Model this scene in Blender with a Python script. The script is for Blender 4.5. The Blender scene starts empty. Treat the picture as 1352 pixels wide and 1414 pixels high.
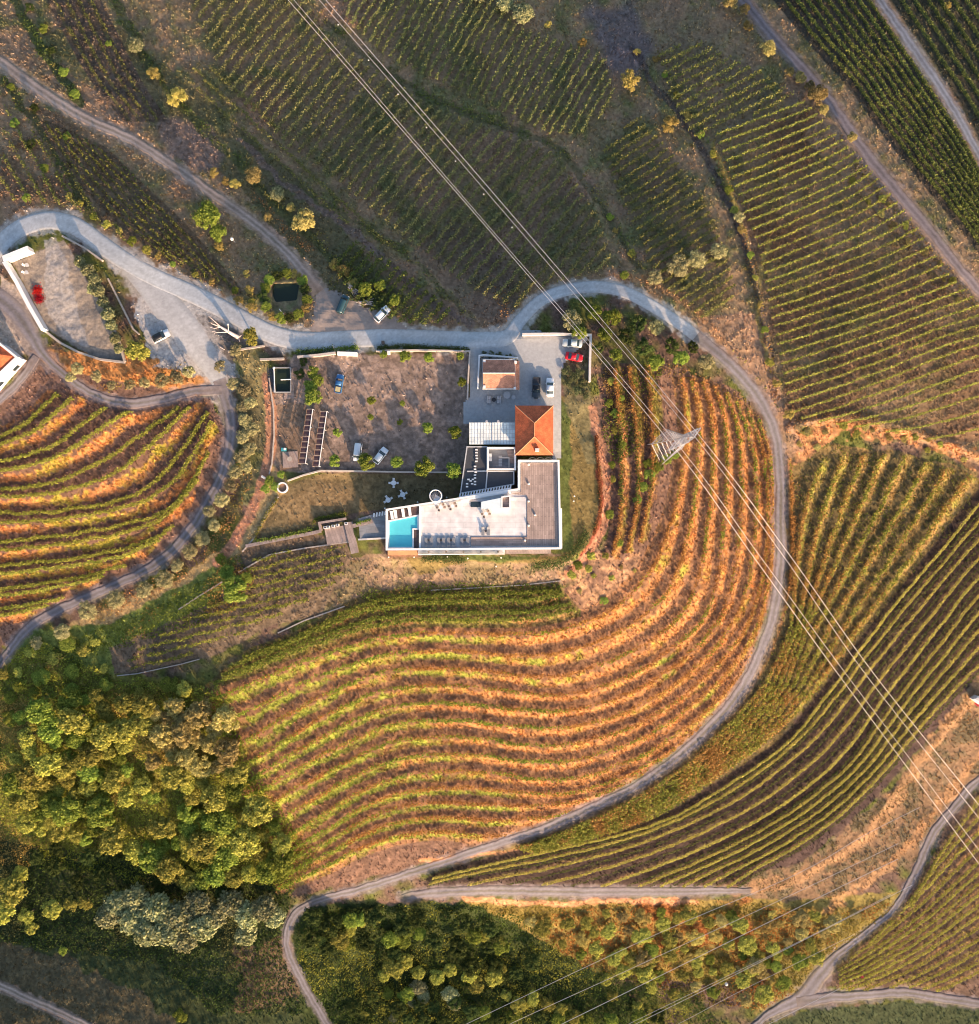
import bpy, math, random
import numpy as np
random.seed(7); rng = np.random.default_rng(7)
R = math.radians
scene = bpy.context.scene
COL = scene.collection

# ------------------------------------------------------------------ camera mapping (drone looking straight down)
S = 0.17            # metres per photo pixel on the plane z = 0
HC = 200.0          # height of the camera above the house platform
CX, CY = 676.0, 707.0

def wxy(px, py, z):
    k = S * (1.0 - z / HC)
    return (px - CX) * k, (CY - py) * k

# ------------------------------------------------------------------ numpy rasters on the site plan
M = 160
W0, H0 = 1352, 1414
GW, GH = W0 + 2 * M, H0 + 2 * M
PXG, PYG = np.meshgrid(np.arange(GW, dtype=np.float32) - M, np.arange(GH, dtype=np.float32) - M)

def vnoise(cell, seed, octaves=1):
    out = np.zeros((GH, GW), np.float32); amp = 1.0; tot = 0.0
    for o in range(octaves):
        c = cell / (2 ** o)
        nx, ny = int(GW / c) + 3, int(GH / c) + 3
        g = np.random.default_rng(seed + o * 17).random((ny, nx)).astype(np.float32)
        fx = (PXG + M) / c; fy = (PYG + M) / c
        ix = fx.astype(int); iy = fy.astype(int); tx = fx - ix; ty = fy - iy
        tx = tx * tx * (3 - 2 * tx); ty = ty * ty * (3 - 2 * ty)
        v = (g[iy, ix] * (1 - tx) + g[iy, ix + 1] * tx) * (1 - ty) + (g[iy + 1, ix] * (1 - tx) + g[iy + 1, ix + 1] * tx) * ty
        out += v * amp; tot += amp; amp *= 0.55
    return out / tot

def polymask(poly):
    m = np.zeros((GH, GW), bool)
    p = np.array(poly, float)
    x0 = max(int(p[:, 0].min()) + M - 1, 0); x1 = min(int(p[:, 0].max()) + M + 2, GW)
    y0 = max(int(p[:, 1].min()) + M - 1, 0); y1 = min(int(p[:, 1].max()) + M + 2, GH)
    X = PXG[y0:y1, x0:x1]; Y = PYG[y0:y1, x0:x1]
    ins = np.zeros(X.shape, bool)
    n = len(p)
    for i in range(n):
        xa, ya = p[i]; xb, yb = p[(i + 1) % n]
        if ya == yb: continue
        c = ((ya > Y) != (yb > Y)) & (X < (xb - xa) * (Y - ya) / (yb - ya) + xa)
        ins ^= c
    m[y0:y1, x0:x1] = ins
    return m

def blur(a, r):
    a = a.astype(np.float32)
    for _ in range(2):
        for ax in (0, 1):
            k = int(r)
            c = np.cumsum(np.pad(a, [(k + 1, k) if i == ax else (0, 0) for i in (0, 1)], mode='edge'), axis=ax)
            a = (np.take(c, range(2 * k + 1, c.shape[ax]), axis=ax) - np.take(c, range(0, c.shape[ax] - 2 * k - 1), axis=ax)) / (2 * k + 1)
    return a

def catmull(pts, step=6.0):
    P = np.array(pts, float)
    if len(P) < 3:
        n = max(2, int(np.hypot(*(P[-1] - P[0])[:2]) / step) + 1)
        t = np.linspace(0, 1, n)[:, None]
        return P[0] * (1 - t) + P[-1] * t
    Q = np.vstack([2 * P[0] - P[1], P, 2 * P[-1] - P[-2]])
    out = []
    for i in range(1, len(Q) - 2):
        n = max(2, int(np.hypot(*(Q[i + 1] - Q[i])[:2]) / step))
        for k in range(n):
            t = k / n
            out.append(0.5 * (2 * Q[i] + (Q[i + 1] - Q[i - 1]) * t + (2 * Q[i - 1] - 5 * Q[i] + 4 * Q[i + 1] - Q[i + 2]) * t * t + (3 * Q[i] - Q[i - 1] - 3 * Q[i + 1] + Q[i + 2]) * t ** 3))
    out.append(P[-1])
    return np.array(out)

def resample(C, n):
    d = np.r_[0, np.cumsum(np.hypot(*np.diff(C[:, :2], axis=0).T))]
    t = np.linspace(0, d[-1], n)
    return np.stack([np.interp(t, d, C[:, j]) for j in range(C.shape[1])], 1)

def stripdist(C, rmax):
    """distance (px) to a polyline, inf beyond rmax; also the signed side and the local width column"""
    D = np.full((GH, GW), 1e9, np.float32)
    for a, b in zip(C[:-1], C[1:]):
        x0 = int(max(min(a[0], b[0]) - rmax + M, 0)); x1 = int(min(max(a[0], b[0]) + rmax + M + 2, GW))
        y0 = int(max(min(a[1], b[1]) - rmax + M, 0)); y1 = int(min(max(a[1], b[1]) + rmax + M + 2, GH))
        if x1 <= x0 or y1 <= y0: continue
        X = PXG[y0:y1, x0:x1] - a[0]; Y = PYG[y0:y1, x0:x1] - a[1]
        dx, dy = b[0] - a[0], b[1] - a[1]; L = dx * dx + dy * dy + 1e-6
        t = np.clip((X * dx + Y * dy) / L, 0, 1)
        D[y0:y1, x0:x1] = np.minimum(D[y0:y1, x0:x1], np.hypot(X - t * dx, Y - t * dy))
    return D

# ------------------------------------------------------------------ the hill: smooth heights
ctrl = [(690,600,0),(640,560,-.3),(760,480,-.3),(560,560,-.8),(480,600,-1.2),(600,700,0),(760,700,0),(650,780,-1),(800,740,-1),(560,465,-1.2),(450,440,-1.8),
 (300,430,-2.5),(180,350,-3),(70,305,-3.5),(0,340,-4),(100,430,-3.4),(700,460,-.5),(800,400,-3),(900,425,-4.5),
 (400,680,-2),(420,570,-1.6),(370,600,-2.2),(320,590,-3),(330,780,-5),(410,740,-3),(450,820,-4),
 # north side, falling away from the sun
 (620,380,-7),(500,300,-11),(600,200,-18),(500,100,-25),(400,200,-18),(300,300,-9),(250,180,-14.5),(400,0,-29),(650,0,-31),(100,100,-15.5),(150,230,-9.5),(0,220,-7.5),(0,40,-17),(200,0,-24),
 (750,300,-12),(750,150,-22),(900,250,-16),(950,100,-24),(850,0,-33),(1000,370,-11),(980,480,-6),(1040,200,-18),(1040,0,-31),(1150,130,-23),
 (1100,450,-12),(1200,350,-15),(1300,450,-15),(1250,200,-22),(1352,300,-21),(1300,50,-31),(1300,560,-15.5),(1150,560,-11.5),
 # left vineyard
 (60,540,-4.5),(150,560,-4),(250,560,-3.5),(150,640,-8),(150,720,-13),(60,800,-18),(200,770,-15),(290,700,-6.5),(0,900,-23),(100,840,-19),(0,640,-9),
 # main field
 (560,830,-4),(700,830,-4),(820,790,-3.2),(400,890,-8),(860,650,-2.5),(940,560,-5),(1000,620,-9),(1065,620,-12),(1078,720,-14),(960,750,-9),(880,860,-9),(700,930,-9.5),(700,1040,-15.5),(700,1160,-21.5),
 (500,960,-11.5),(450,1080,-18),(480,1190,-24),(850,1000,-17),(1065,850,-17.5),(990,990,-20),(840,1105,-22),(600,1195,-23.5),(350,960,-13),(330,1080,-19),
 # south east
 (1200,640,-15.5),(1180,760,-19),(1300,700,-19.5),(1352,800,-24),(1200,900,-24),(1090,1000,-25),(1300,930,-29),(1200,1080,-32),(1000,1140,-29),(850,1200,-28.5),(650,1230,-26),(1100,1220,-35),(1300,1100,-37),(1250,1230,-38),
 (1352,1050,-36),(1200,1330,-41),(1352,1250,-42),(1352,1414,-46),(1120,1370,-41.5),(1000,1414,-44),
 # ravine and the far bank
 (180,960,-19),(60,1000,-22),(150,1080,-26),(300,1160,-28),(150,1200,-32),(0,1150,-33),(350,1240,-29),(420,1280,-29),(200,1300,-31),(100,1380,-27),(0,1350,-27),(0,1414,-23),(300,1414,-28),(450,1400,-33),
 (560,1310,-36),(700,1320,-39),(850,1310,-38),(650,1414,-36),(820,1414,-40),(980,1300,-40)]
ctrl = np.array(ctrl, float)
_n = (ctrl[:, 1] < 400) & (ctrl[:, 2] < -8); ctrl[_n, 2] = -8 + (ctrl[_n, 2] + 8) * .90
def rbf_fit(c, smooth=0.0006):
    X = c[:, :2] / 1000.0; n = len(X)
    r = np.hypot(X[:, None, 0] - X[None, :, 0], X[:, None, 1] - X[None, :, 1])
    K = np.where(r > 0, r * r * np.log(r + 1e-12), 0) + np.eye(n) * smooth
    P = np.c_[np.ones(n), X]
    A = np.block([[K, P], [P.T, np.zeros((3, 3))]])
    return np.linalg.solve(A, np.r_[c[:, 2], np.zeros(3)]), X
_w, _X = rbf_fit(ctrl)
def rbf(px, py):
    x = np.clip(np.asarray(px, float), -150, 1500) / 1000; y = np.clip(np.asarray(py, float), -150, 1560) / 1000
    o = _w[-3] + _w[-2] * x + _w[-1] * y
    for i in range(len(_X)):
        r2 = (x - _X[i, 0]) ** 2 + (y - _X[i, 1]) ** 2 + 1e-12
        o = o + _w[i] * 0.5 * r2 * np.log(r2)
    return o
cg = np.arange(0, GW + 8, 8); rg = np.arange(0, GH + 8, 8)
_cx, _cy = np.meshgrid(cg - M, rg - M)
_coarse = rbf(_cx, _cy).astype(np.float32)
def bil(A, fx, fy):
    fx = np.clip(fx, 0, A.shape[1] - 1.001); fy = np.clip(fy, 0, A.shape[0] - 1.001)
    ix = fx.astype(int); iy = fy.astype(int); tx = fx - ix; ty = fy - iy
    if A.ndim == 3: tx = tx[..., None]; ty = ty[..., None]
    return (A[iy, ix] * (1 - tx) + A[iy, ix + 1] * tx) * (1 - ty) + (A[iy + 1, ix] * (1 - tx) + A[iy + 1, ix + 1] * tx) * ty
Z = bil(_coarse, (PXG + M) / 8, (PYG + M) / 8)

N200 = vnoise(200, 1, 3); N60 = vnoise(60, 5, 3); N24 = vnoise(24, 9, 3); N8 = vnoise(8, 21, 3); N3 = vnoise(3.2, 33, 2); N120 = vnoise(120, 71, 3)
WX = (vnoise(14, 41, 2) - .5) * 10; WY = (vnoise(14, 43, 2) - .5) * 10

# flat pads
def pad(poly, z, feather=8):
    global Z
    m = blur(polymask(poly), feather)
    m = np.clip(m * 2 - .2, 0, 1)
    Z = Z * (1 - m) + z * m
pad([(455,490),(650,486),(650,655),(440,655),(420,600)], -0.6)
pad([(640,470),(820,462),(820,545),(790,580),(775,640),(640,640)], 0.0)
pad([(500,655),(650,640),(790,620),(820,600),(832,700),(810,760),(780,775),(530,775),(490,740)], -0.2)
pad([(372,500),(405,500),(405,545),(372,545)], -1.6, 4)

# ------------------------------------------------------------------ colour plan (albedo)
C = np.zeros((GH, GW, 3), np.float32)
def mix(mask, col):
    global C
    m = mask[..., None]
    C = C * (1 - m) + np.array(col, np.float32) * m
def lerp(a, b, t): return np.array(a, np.float32) * (1 - t[..., None]) + np.array(b, np.float32) * t[..., None]
def sharp(n, lo, hi): return np.clip((n - lo) / (hi - lo), 0, 1)
def ragged(poly, amt=1.0):
    m = polymask(poly).astype(np.float32)
    ix = np.clip((PXG + M + WX * amt), 0, GW - 1).astype(int); iy = np.clip((PYG + M + WY * amt), 0, GH - 1).astype(int)
    return m[iy, ix]
SOIL = (.150, .098, .075); SOILD = (.105, .072, .058); MAUVE = (.21, .155, .135)
DRY = (.46, .225, .085); STRAW = (.40, .28, .15); GRASS = (.115, .125, .035); GRASSY = (.30, .235, .06); DGREEN = (.05, .07, .025)
C[:] = lerp(SOIL, GRASS, sharp(N24, .35, .65))
# the north fields: dull brown green
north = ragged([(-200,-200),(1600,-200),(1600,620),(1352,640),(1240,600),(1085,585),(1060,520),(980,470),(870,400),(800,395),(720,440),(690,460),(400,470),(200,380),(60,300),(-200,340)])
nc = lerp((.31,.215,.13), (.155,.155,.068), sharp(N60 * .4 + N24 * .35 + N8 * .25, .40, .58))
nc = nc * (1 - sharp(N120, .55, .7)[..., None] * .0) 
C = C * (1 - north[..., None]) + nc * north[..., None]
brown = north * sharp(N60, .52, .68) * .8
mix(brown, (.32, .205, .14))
mix(ragged([(60,60),(120,0),(420,250),(560,420),(480,430),(330,260)]) * .7, (.10, .105, .05))
mix(blur(ragged([(215,165),(300,175),(310,215),(290,240),(240,225)], 2), 3) * .8, (.24, .17, .145))
mix(blur(ragged([(800,10),(880,0),(900,70),(880,110),(840,100)], 3), 5) * .8, (.16, .135, .145))
mix(ragged([(870,0),(1000,10),(1060,120),(1100,160),(1010,180),(960,150)]) * .6 * sharp(N24, .4, .6), (.26, .19, .13))
mix(ragged([(620,300),(700,350),(720,430),(690,450),(660,440),(570,350)]) * .5, (.2, .14, .11))
# right hand upper vineyard: warmer
mix(ragged([(1000,180),(1120,150),(1352,400),(1352,610),(1240,595),(1090,580)]) * sharp(N60, .3, .6), (.22, .14, .085))
mix(ragged([(1130,150),(1200,220),(1352,400),(1340,430),(1180,260),(1110,190)]) * .85, (.34, .235, .15))
mix(ragged([(1095,600),(1150,578),(1240,590),(1352,620),(1352,645),(1250,612),(1150,600),(1105,650),(1088,660)], 2.5) * sharp(N8 * .6 + N24 * .4, .3, .55), (.44, .22, .10))
mix(ragged([(960,440),(1050,430),(1085,570),(1110,620),(1085,640),(1050,540),(970,480)]) * .8, (.33, .21, .14))
# left bits
mix(ragged([(-50,70),(30,90),(130,170),(190,190),(200,150),(120,120),(20,30)]) * .6, (.25, .17, .12))
mix(ragged([(0,120),(130,180),(320,420),(250,400),(120,310),(0,290)]) * sharp(N24, .35, .6) * .8, (.20, .13, .085))
mix(ragged([(400,230),(470,300),(640,440),(600,455),(420,300)]) * .0, SOIL)
# around the plots
mix(ragged([(40,480),(280,500),(310,540),(200,560),(100,540)]), DRY)
mix(ragged([(0,540),(60,505),(290,550),(320,610),(270,720),(200,790),(60,850),(0,900)]), (.18, .11, .085))
mix(ragged([(15,360),(60,345),(88,330),(145,430),(175,500),(130,495),(66,455)], .4), (.26, .22, .185))
mix(ragged([(60,330),(80,325),(100,400),(120,480),(90,470),(60,420)], 1) * .7, (.34, .32, .31))
mix(ragged([(0,380),(30,400),(50,460),(30,490),(0,500)]), (.46, .37, .30))
mix(ragged([(200,395),(310,440),(330,520),(280,520),(215,505),(185,440)], 2), (.37,.365,.37))
mix(ragged([(265,420),(330,435),(370,460),(360,480),(320,500),(290,470)]), (.15, .13, .115))
mix(ragged([(320,480),(370,500),(375,620),(330,740),(240,800),(100,860),(60,900),(150,890),(320,790),(400,690),(380,600)]), (.38, .27, .13))
mix(ragged([(320,470),(372,490),(375,560),(350,700),(330,700),(330,560)]) * .6, (.17, .17, .08))
mix(ragged([(50,870),(150,860),(320,770),(350,820),(165,930),(0,930),(0,900)]), (.16, .19, .05))
# yard, lawn, garden
mix(ragged([(405,490),(648,488),(646,652),(440,652),(400,650),(376,640),(378,540)], .3), (.225, .17, .14))
mix(ragged([(405,490),(648,488),(646,652),(440,652),(400,650),(376,640),(378,540)], .3) * sharp(N8, .45, .62) * .5, (.33, .245, .20))
mix(ragged([(400,555),(425,560),(415,650),(380,650),(378,560)], .3), (.22, .155, .11))
mix(ragged([(352,744),(388,685),(398,668),(442,653),(645,655),(620,690),(535,702),(480,710),(432,728)], .25), (.15, .115, .06))
mix(blur(ragged([(380,690),(460,660),(500,690),(480,708),(400,725)], 2), 5) * .6, (.24, .16, .085))
light_streak = (np.sin((PXG * .88 - PYG * .47) * .62 + N24 * 6) * .5 + .5) * polymask([(352,744),(388,685),(442,653),(520,655),(500,700),(432,728)])  # warm light streaks along the sun direction, painted into the lawn colour
mix(light_streak * .45, (.23, .165, .085))
mix(ragged([(340,750),(432,735),(480,745),(490,800),(470,850),(380,860),(300,905),(160,935),(150,895),(300,830)], .6), (.17, .125, .085))
mix(ragged([(480,770),(540,765),(780,765),(800,790),(770,805),(600,812),(500,830),(440,860),(470,820)], .8), (.30, .205, .135))
mix(sharp(N8 * .5 + N24 * .5, .46, .58) * ragged([(480,775),(540,768),(780,770),(800,790),(770,803),(600,808),(500,825),(440,855)], .8) * .6, (.15, .135, .06))
mix(ragged([(773,545),(812,560),(826,640),(826,700),(812,745),(785,775),(700,778),(640,775),(580,795),(560,770),(772,768)], .5), (.20, .15, .06))
mix(ragged([(770,545),(786,560),(788,700),(790,760),(700,776),(600,772),(600,765),(772,766)], .8), (.095, .115, .035))
mix(ragged([(773,500),(812,500),(815,570),(830,640),(812,640),(780,560)], .6) * .6, (.17, .16, .09))
# main field base
mix(ragged([(290,945),(500,850),(770,812),(830,790),(850,700),(830,600),(825,520),(930,505),(1020,540),(1070,620),(1075,780),(1040,900),(950,1020),(820,1110),(600,1190),(400,1240),(400,1150),(340,1080)]), (.2,.12,.085))
mix(ragged([(300,1000),(350,1010),(420,1140),(440,1190),(400,1180),(330,1090)]) * .9, (.5, .27, .13))
mix(ragged([(770,790),(830,760),(870,740),(900,800),(860,850),(790,835)], 2.5) * sharp(N8 * .6 + N24 * .4, .34, .6), (.42, .25, .14))
# south east
mix(ragged([(1090,650),(1150,610),(1352,650),(1352,680),(1300,745),(1200,860),(1070,1030),(900,1130),(700,1180),(640,1190),(900,1080),(1020,970),(1080,850)]), (.21, .15, .065))
mix(ragged([(1090,650),(1150,610),(1352,650),(1352,680),(1300,745),(1200,860),(1070,1030),(900,1130),(700,1180),(640,1190),(900,1080),(1020,970),(1080,850)]) * sharp(N24, .50, .62) * .5, (.30, .20, .085))
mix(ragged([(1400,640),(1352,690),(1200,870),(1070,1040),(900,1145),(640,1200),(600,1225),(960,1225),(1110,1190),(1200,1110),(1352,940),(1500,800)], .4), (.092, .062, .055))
mix(ragged([(960,1225),(1110,1190),(1230,1090),(1352,930),(1420,880),(1420,1040),(1330,1090),(1270,1180),(1140,1255),(1040,1240)], .8), (.25, .16, .095))
mix(ragged([(960,1225),(1110,1190),(1230,1090),(1352,930),(1420,880),(1420,1040),(1330,1090),(1270,1180),(1140,1255),(1040,1240)], .8) * sharp(N24 * .5 + N8 * .5, .44, .56) * .8, (.12, .105, .065))
mix(ragged([(1400,1060),(1310,1130),(1260,1250),(1130,1360),(1352,1385),(1450,1400)], .4), (.15, .10, .075))
mix(ragged([(1120,1392),(1250,1382),(1400,1395),(1400,1500),(1000,1500),(1060,1415)], .6), (.06, .075, .035))
mix(ragged([(1000,1250),(1250,1230),(1240,1270),(1100,1390),(1040,1400),(1080,1330)]), (.24, .19, .06))
# woods floor
mix(ragged([(0,890),(160,930),(300,940),(340,1080),(420,1180),(400,1240),(0,1230)]), (.19, .18, .045))
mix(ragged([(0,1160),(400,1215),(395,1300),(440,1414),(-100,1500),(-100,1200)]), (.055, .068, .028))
mix(ragged([(320,1310),(400,1290),(420,1380),(330,1400)], 3) * .7, (.19, .12, .075))
mix(ragged([(-50,1300),(60,1310),(200,1370),(260,1440),(-50,1440)], 3) * .8, (.125, .10, .06))
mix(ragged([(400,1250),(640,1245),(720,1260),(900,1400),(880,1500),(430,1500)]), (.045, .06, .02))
mix(ragged([(640,1245),(1040,1240),(1130,1255),(1080,1330),(980,1360),(800,1330),(700,1270)]), (.24, .18, .055))
mix(ragged([(880,1245),(1040,1240),(1040,1300),(900,1310)]) * sharp(N24, .4, .6), (.33, .14, .05))

# ------------------------------------------------------------------ roads
PITCH_ROADS = {
 'yard_lane': ([(178,362,34),(205,392,40),(232,425,46),(258,458,46),(282,490,38),(298,515,30),(308,540,22),(314,556,18)], 'lane'),
 'asphalt_road': ([(-60,420,26),(-30,375,26),(10,328,26),(40,310,27),(70,304,27),(105,313,27),(138,336,27),(172,360,27),(215,384,27),(270,408,27),(320,433,27),(372,460,28),(420,471,28),(480,468,27),(540,466,27),(600,468,26),(660,470,26),(700,466,24),(718,443,19),(745,416,18),(780,401,18),(820,396,18),(860,402,18),(900,422,18),(940,448,18),(975,474,18)], 'asphalt'),
 'gravel_track': ([(962,463,17),(975,474,17),(1010,505,18),(1045,545,18),(1064,580,17),(1074,615,16),(1078,660,16),(1078,720,16),(1078,780,16),(1068,850,16),(1045,912,16),(1015,965,16),(975,1010,16),(930,1050,15),(880,1085,15),(820,1115,15),(750,1145,14),(680,1168,13),(600,1195,12),(540,1215,12),(490,1230,12),(440,1243,11),(408,1262,11),(396,1290,11),(402,1325,11),(425,1370,11),(450,1412,11),(475,1460,11),(490,1500,11)], 'gravel'),
 'farm_track': ([(303,524,22),(308,538,20),(315,560,18),(319,600,17),(308,650,15),(284,700,15),(250,748,15),(210,783,14),(150,812,14),(80,843,14),(40,867,14),(8,905,13),(-20,945,13),(-60,1000,13)], 'gravel'),
 'orchard_track': ([(306,538,16),(265,541,15),(225,551,15),(180,557,15),(140,549,13),(105,530,12),(80,510,12),(58,488,16),(38,455,26),(15,425,28),(-30,395,28)], 'gravel'),
 'verge_track': ([(50,492,12),(30,522,12),(0,552,12),(-50,590,12)], 'gravel'),
 'dirt_track': ([(-60,40,16),(-10,78,16),(30,107,16),(70,135,16),(120,165,15),(180,192,14),(240,230,14),(290,265,14),(340,300,14),(390,342,14),(424,382,18),(440,404,22)], 'dirt'),
 'vineyard_track': ([(1190,-60,13),(1210,-10,13),(1250,50,14),(1290,108,14),(1320,155,13),(1352,212,12),(1390,280,12)], 'gravelblue'),
 'ridge_track': ([(990,-50,16),(1020,-10,16),(1060,42,16),(1110,97,16),(1152,148,16),(1195,210,17),(1240,266,17),(1290,326,16),(1340,388,15),(1400,450,15)], 'dirtblue'),
 'lower_track': ([(555,1240,9),(575,1236,13),(620,1232,15),(700,1230,15),(800,1232,15),(880,1232,14),(960,1231,12),(1040,1230,8)], 'gravel'),
 'hillside_track': ([(1420,1040,12),(1352,1078,12),(1318,1115,12),(1290,1150,13),(1272,1190,13),(1260,1215,12),(1235,1255,9),(1200,1285,9),(1158,1318,12),(1135,1345,22),(1108,1378,22),(1060,1402,12),(1020,1440,12)], 'gravel'),
 'valley_track': ([(1100,1384,18),(1150,1378,16),(1200,1374,14),(1250,1371,14),(1310,1380,14),(1370,1388,14),(1450,1390,14)], 'gravel'),
 'far_bank_track': ([(-60,1335,12),(-10,1357,12),(40,1380,12),(90,1402,12),(140,1430,12),(200,1480,12)], 'dirt'),
}
ROADMASK = np.zeros((GH, GW), np.float32)
GCOL = {'lane': (.40,.40,.405), 'asphalt': (.46,.47,.475), 'gravel': (.165,.155,.175), 'dirt': (.36,.285,.245), 'gravelblue': (.23,.235,.26), 'dirtblue': (.20,.17,.175)}
road_curves = {}
for nm, (pts, kind) in PITCH_ROADS.items():
    cv = catmull(pts, 5)
    road_curves[nm] = (cv, kind)
    wmax = cv[:, 2].max()
    seg = np.full((GH, GW), 9., np.float32)
    # local width handled piecewise
    for i in range(0, len(cv) - 1, 8):
        part = cv[i:i + 10]
        w = part[:, 2].mean()
        d = stripdist(part[:, :2], w + 14) / (w * .5)
        seg = np.minimum(seg, np.where(d < 5, d, 9.))
    edge = np.clip((1.55 + (N8 - .5) * 1.6 - seg) / .35, 0, 1)
    mix(edge * .65, np.array(GCOL[kind]) * np.array((1.0, .92, .85)))
    ROADMASK = np.maximum(ROADMASK, np.clip((1.9 - seg) / .7, 0, 1))
for poly in [[(350,425),(372,385),(420,375),(430,440),(380,445)]]:
    ROADMASK = np.maximum(ROADMASK, polymask(poly))

def strip(pts, w, col, a=1.0, rag=.8):
    cv = catmull(pts, 5)
    d = stripdist(cv, w * 1.5 + 6)
    ix = np.clip((PXG + M + WX * rag), 0, GW - 1).astype(int); iy = np.clip((PYG + M + WY * rag), 0, GH - 1).astype(int)
    mix(np.clip((w * .5 - d[iy, ix]) / 1.5 + .5, 0, 1) * a, col)
strip([(1040,1226),(1110,1208),(1180,1165),(1225,1122),(1262,1060),(1300,1010),(1352,955),(1420,900)], 16, (.40,.235,.12), .7, 1.6)
strip([(1140,1256),(1190,1222),(1240,1180),(1290,1120),(1330,1070),(1400,1010)], 13, (.42,.24,.12), .7, 2)
strip([(366,520),(373,560),(375,605),(369,640),(358,680),(344,712),(322,748),(300,778)], 14, (.42,.22,.135))
strip([(816,565),(829,620),(838,680),(832,730),(812,762),(785,790)], 12, (.36,.19,.12))
strip([(826,650),(831,690),(822,735),(803,765)], 4, (.24,.07,.045))
strip([(580,1190),(660,1180),(740,1170),(800,1158)], 5, (.5,.25,.12))
strip([(640,1242),(760,1247),(860,1243),(960,1246)], 7, (.52,.26,.13))
strip([(1060,330),(1045,420),(1060,500)], 6, (.42,.33,.12), .8)
strip([(985,200),(1010,270),(1028,330),(1045,400)], 7, (.36,.28,.08), .8)
strip([(450,30),(520,90),(600,138),(680,168),(760,200),(800,240),(840,300),(880,370)], 9, (.09,.10,.045), .55)
strip([(150,-20),(220,110),(300,200),(400,300),(480,380),(540,430)], 12, (.08,.10,.035), .6, 1.5)
strip([(380,250),(480,300),(560,350),(640,430)], 8, (.09,.10,.04), .5, 1.5)
strip([(330,190),(400,260),(500,330),(600,420),(650,450)], 10, (.20,.145,.125), .75, 1.5)
strip([(20,0),(60,70),(110,140)], 14, (.06,.09,.03), .8)
strip([(0,110),(60,180),(110,270),(130,310)], 12, (.06,.08,.03), .7, 1.5)
strip([(100,0),(150,80),(200,150)], 10, (.26,.18,.12), .7, 1)
strip([(870,60),(905,120),(960,190),(1000,270),(1030,345),(1050,420),(1066,500)], 9, (.10,.08,.075), .8)
strip([(860,380),(900,390),(960,430),(1000,470)], 10, (.42,.24,.12), .6)
strip([(1085,200),(1150,235)], 3, SOIL, .1)

# ------------------------------------------------------------------ vineyards
rows = []          # (polyline px, field key)
BANK = np.zeros((GH, GW), np.float32)
def fill_field(guides, counts, fracs, key, amp, bankrange, samples=None, bankcol=None, benchcol=None, greenness=.5, clip=None, ends=0.0):
    """guides: guide curves on the plan; counts[i]: terrace pitches between guide i and i+1"""
    global Z, C, BANK
    n = 400
    G = [resample(catmull(g, 5), n) for g in guides]
    ph = np.full((GH, GW), -1, np.float32)
    base = 0
    allrows = []
    for i in range(len(G) - 1):
        cnt = counts[i]
        for t in np.arange(0, 1, 1 / (cnt * 60.0)):
            c = resample(G[i] * (1 - t) + G[i + 1] * t, 1400)
            xi = np.clip(c[:, 0] + M, 0, GW - 1).astype(int); yi = np.clip(c[:, 1] + M, 0, GH - 1).astype(int)
            okp = np.ones(len(xi), bool) if clip is None else clip[yi, xi]
            ph[yi[okp], xi[okp]] = base + t * cnt
        for k in range(cnt):
            for f in fracs:
                t = (k + f) / cnt
                allrows.append(resample(G[i] * (1 - t) + G[i + 1] * t, n))
        base += cnt
    ok = ph >= 0
    for _ in range(3):
        for dy, dx in ((0, 1), (1, 0), (0, -1), (-1, 0)):
            sh = np.roll(ph, (dy, dx), (0, 1)); hole = (ph < 0) & (sh >= 0)
            ph[hole] = sh[hole]
    ok = (ph >= 0).astype(np.float32)
    soft = np.clip(blur(ok, 5) * 2 - 1, 0, 1) * (1 - ROADMASK)
    f = (ph + (N8 - .5) * .30 + (N3 - .5) * .22 + (N24 - .5) * .30) % 1.0
    if amp:
        tri = np.minimum(f, 1 - f)
        Z += blur(tri * ok * amp, 1) * soft
    b0, b1 = bankrange
    bank = np.clip((f - b0) / .07, 0, 1) * np.clip((b1 - f) / .07, 0, 1)
    wgt = ok * (1 - ROADMASK)
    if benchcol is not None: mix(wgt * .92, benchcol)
    if bankcol is not None:
        bc = lerp(bankcol[0], bankcol[1], sharp(N60 * .55 + N8 * .3 + N3 * .15 + greenness, .44, .60))
        m = (bank * wgt * sharp(N8 * .5 + N24 * .25 + N3 * .25 + .25, .46, .74))[..., None]
        C = C * (1 - m) + bc * m
        BANK = np.maximum(BANK, bank * wgt)
    for r in allrows:
        if clip is not None:
            kk = clip[np.clip(r[:, 1] + M, 0, GH - 1).astype(int), np.clip(r[:, 0] + M, 0, GW - 1).astype(int)]
            idx = np.where(kk)[0]
            if len(idx) < 12: continue
            r = r[idx[0]:idx[-1] + 1]
        rows.append((r, key))

G0 = [(285,952),(345,930),(400,908),(443,895),(508,875),(582,864),(654,864),(742,862),(800,848),(844,826),(880,790),(905,745),(922,700),(932,650),(938,600),(938,560),(932,522)]
G3 = [(310,1060),(355,1036),(404,1004),(452,975),(508,950),(563,937),(654,938),(742,950),(783,950),(830,938),(878,918),(929,885),(963,850),(982,800),(988,740),(992,700),(994,650),(993,600),(988,560),(978,528)]
G6 = [(345,1110),(378,1095),(420,1070),(475,1043),(514,1024),(560,1010),(654,1008),(708,1017),(776,1018),(844,1003),(895,982),(946,948),(980,916),(1015,875),(1040,825),(1052,770),(1056,700),(1052,640),(1042,600),(1025,560)]
G9 = [(380,1180),(450,1138),(500,1106),(560,1085),(654,1078),(720,1086),(790,1088),(860,1068),(920,1036),(970,998),(1015,955),(1052,900),(1066,850),(1078,780),(1080,720),(1080,650),(1070,600)]
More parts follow.
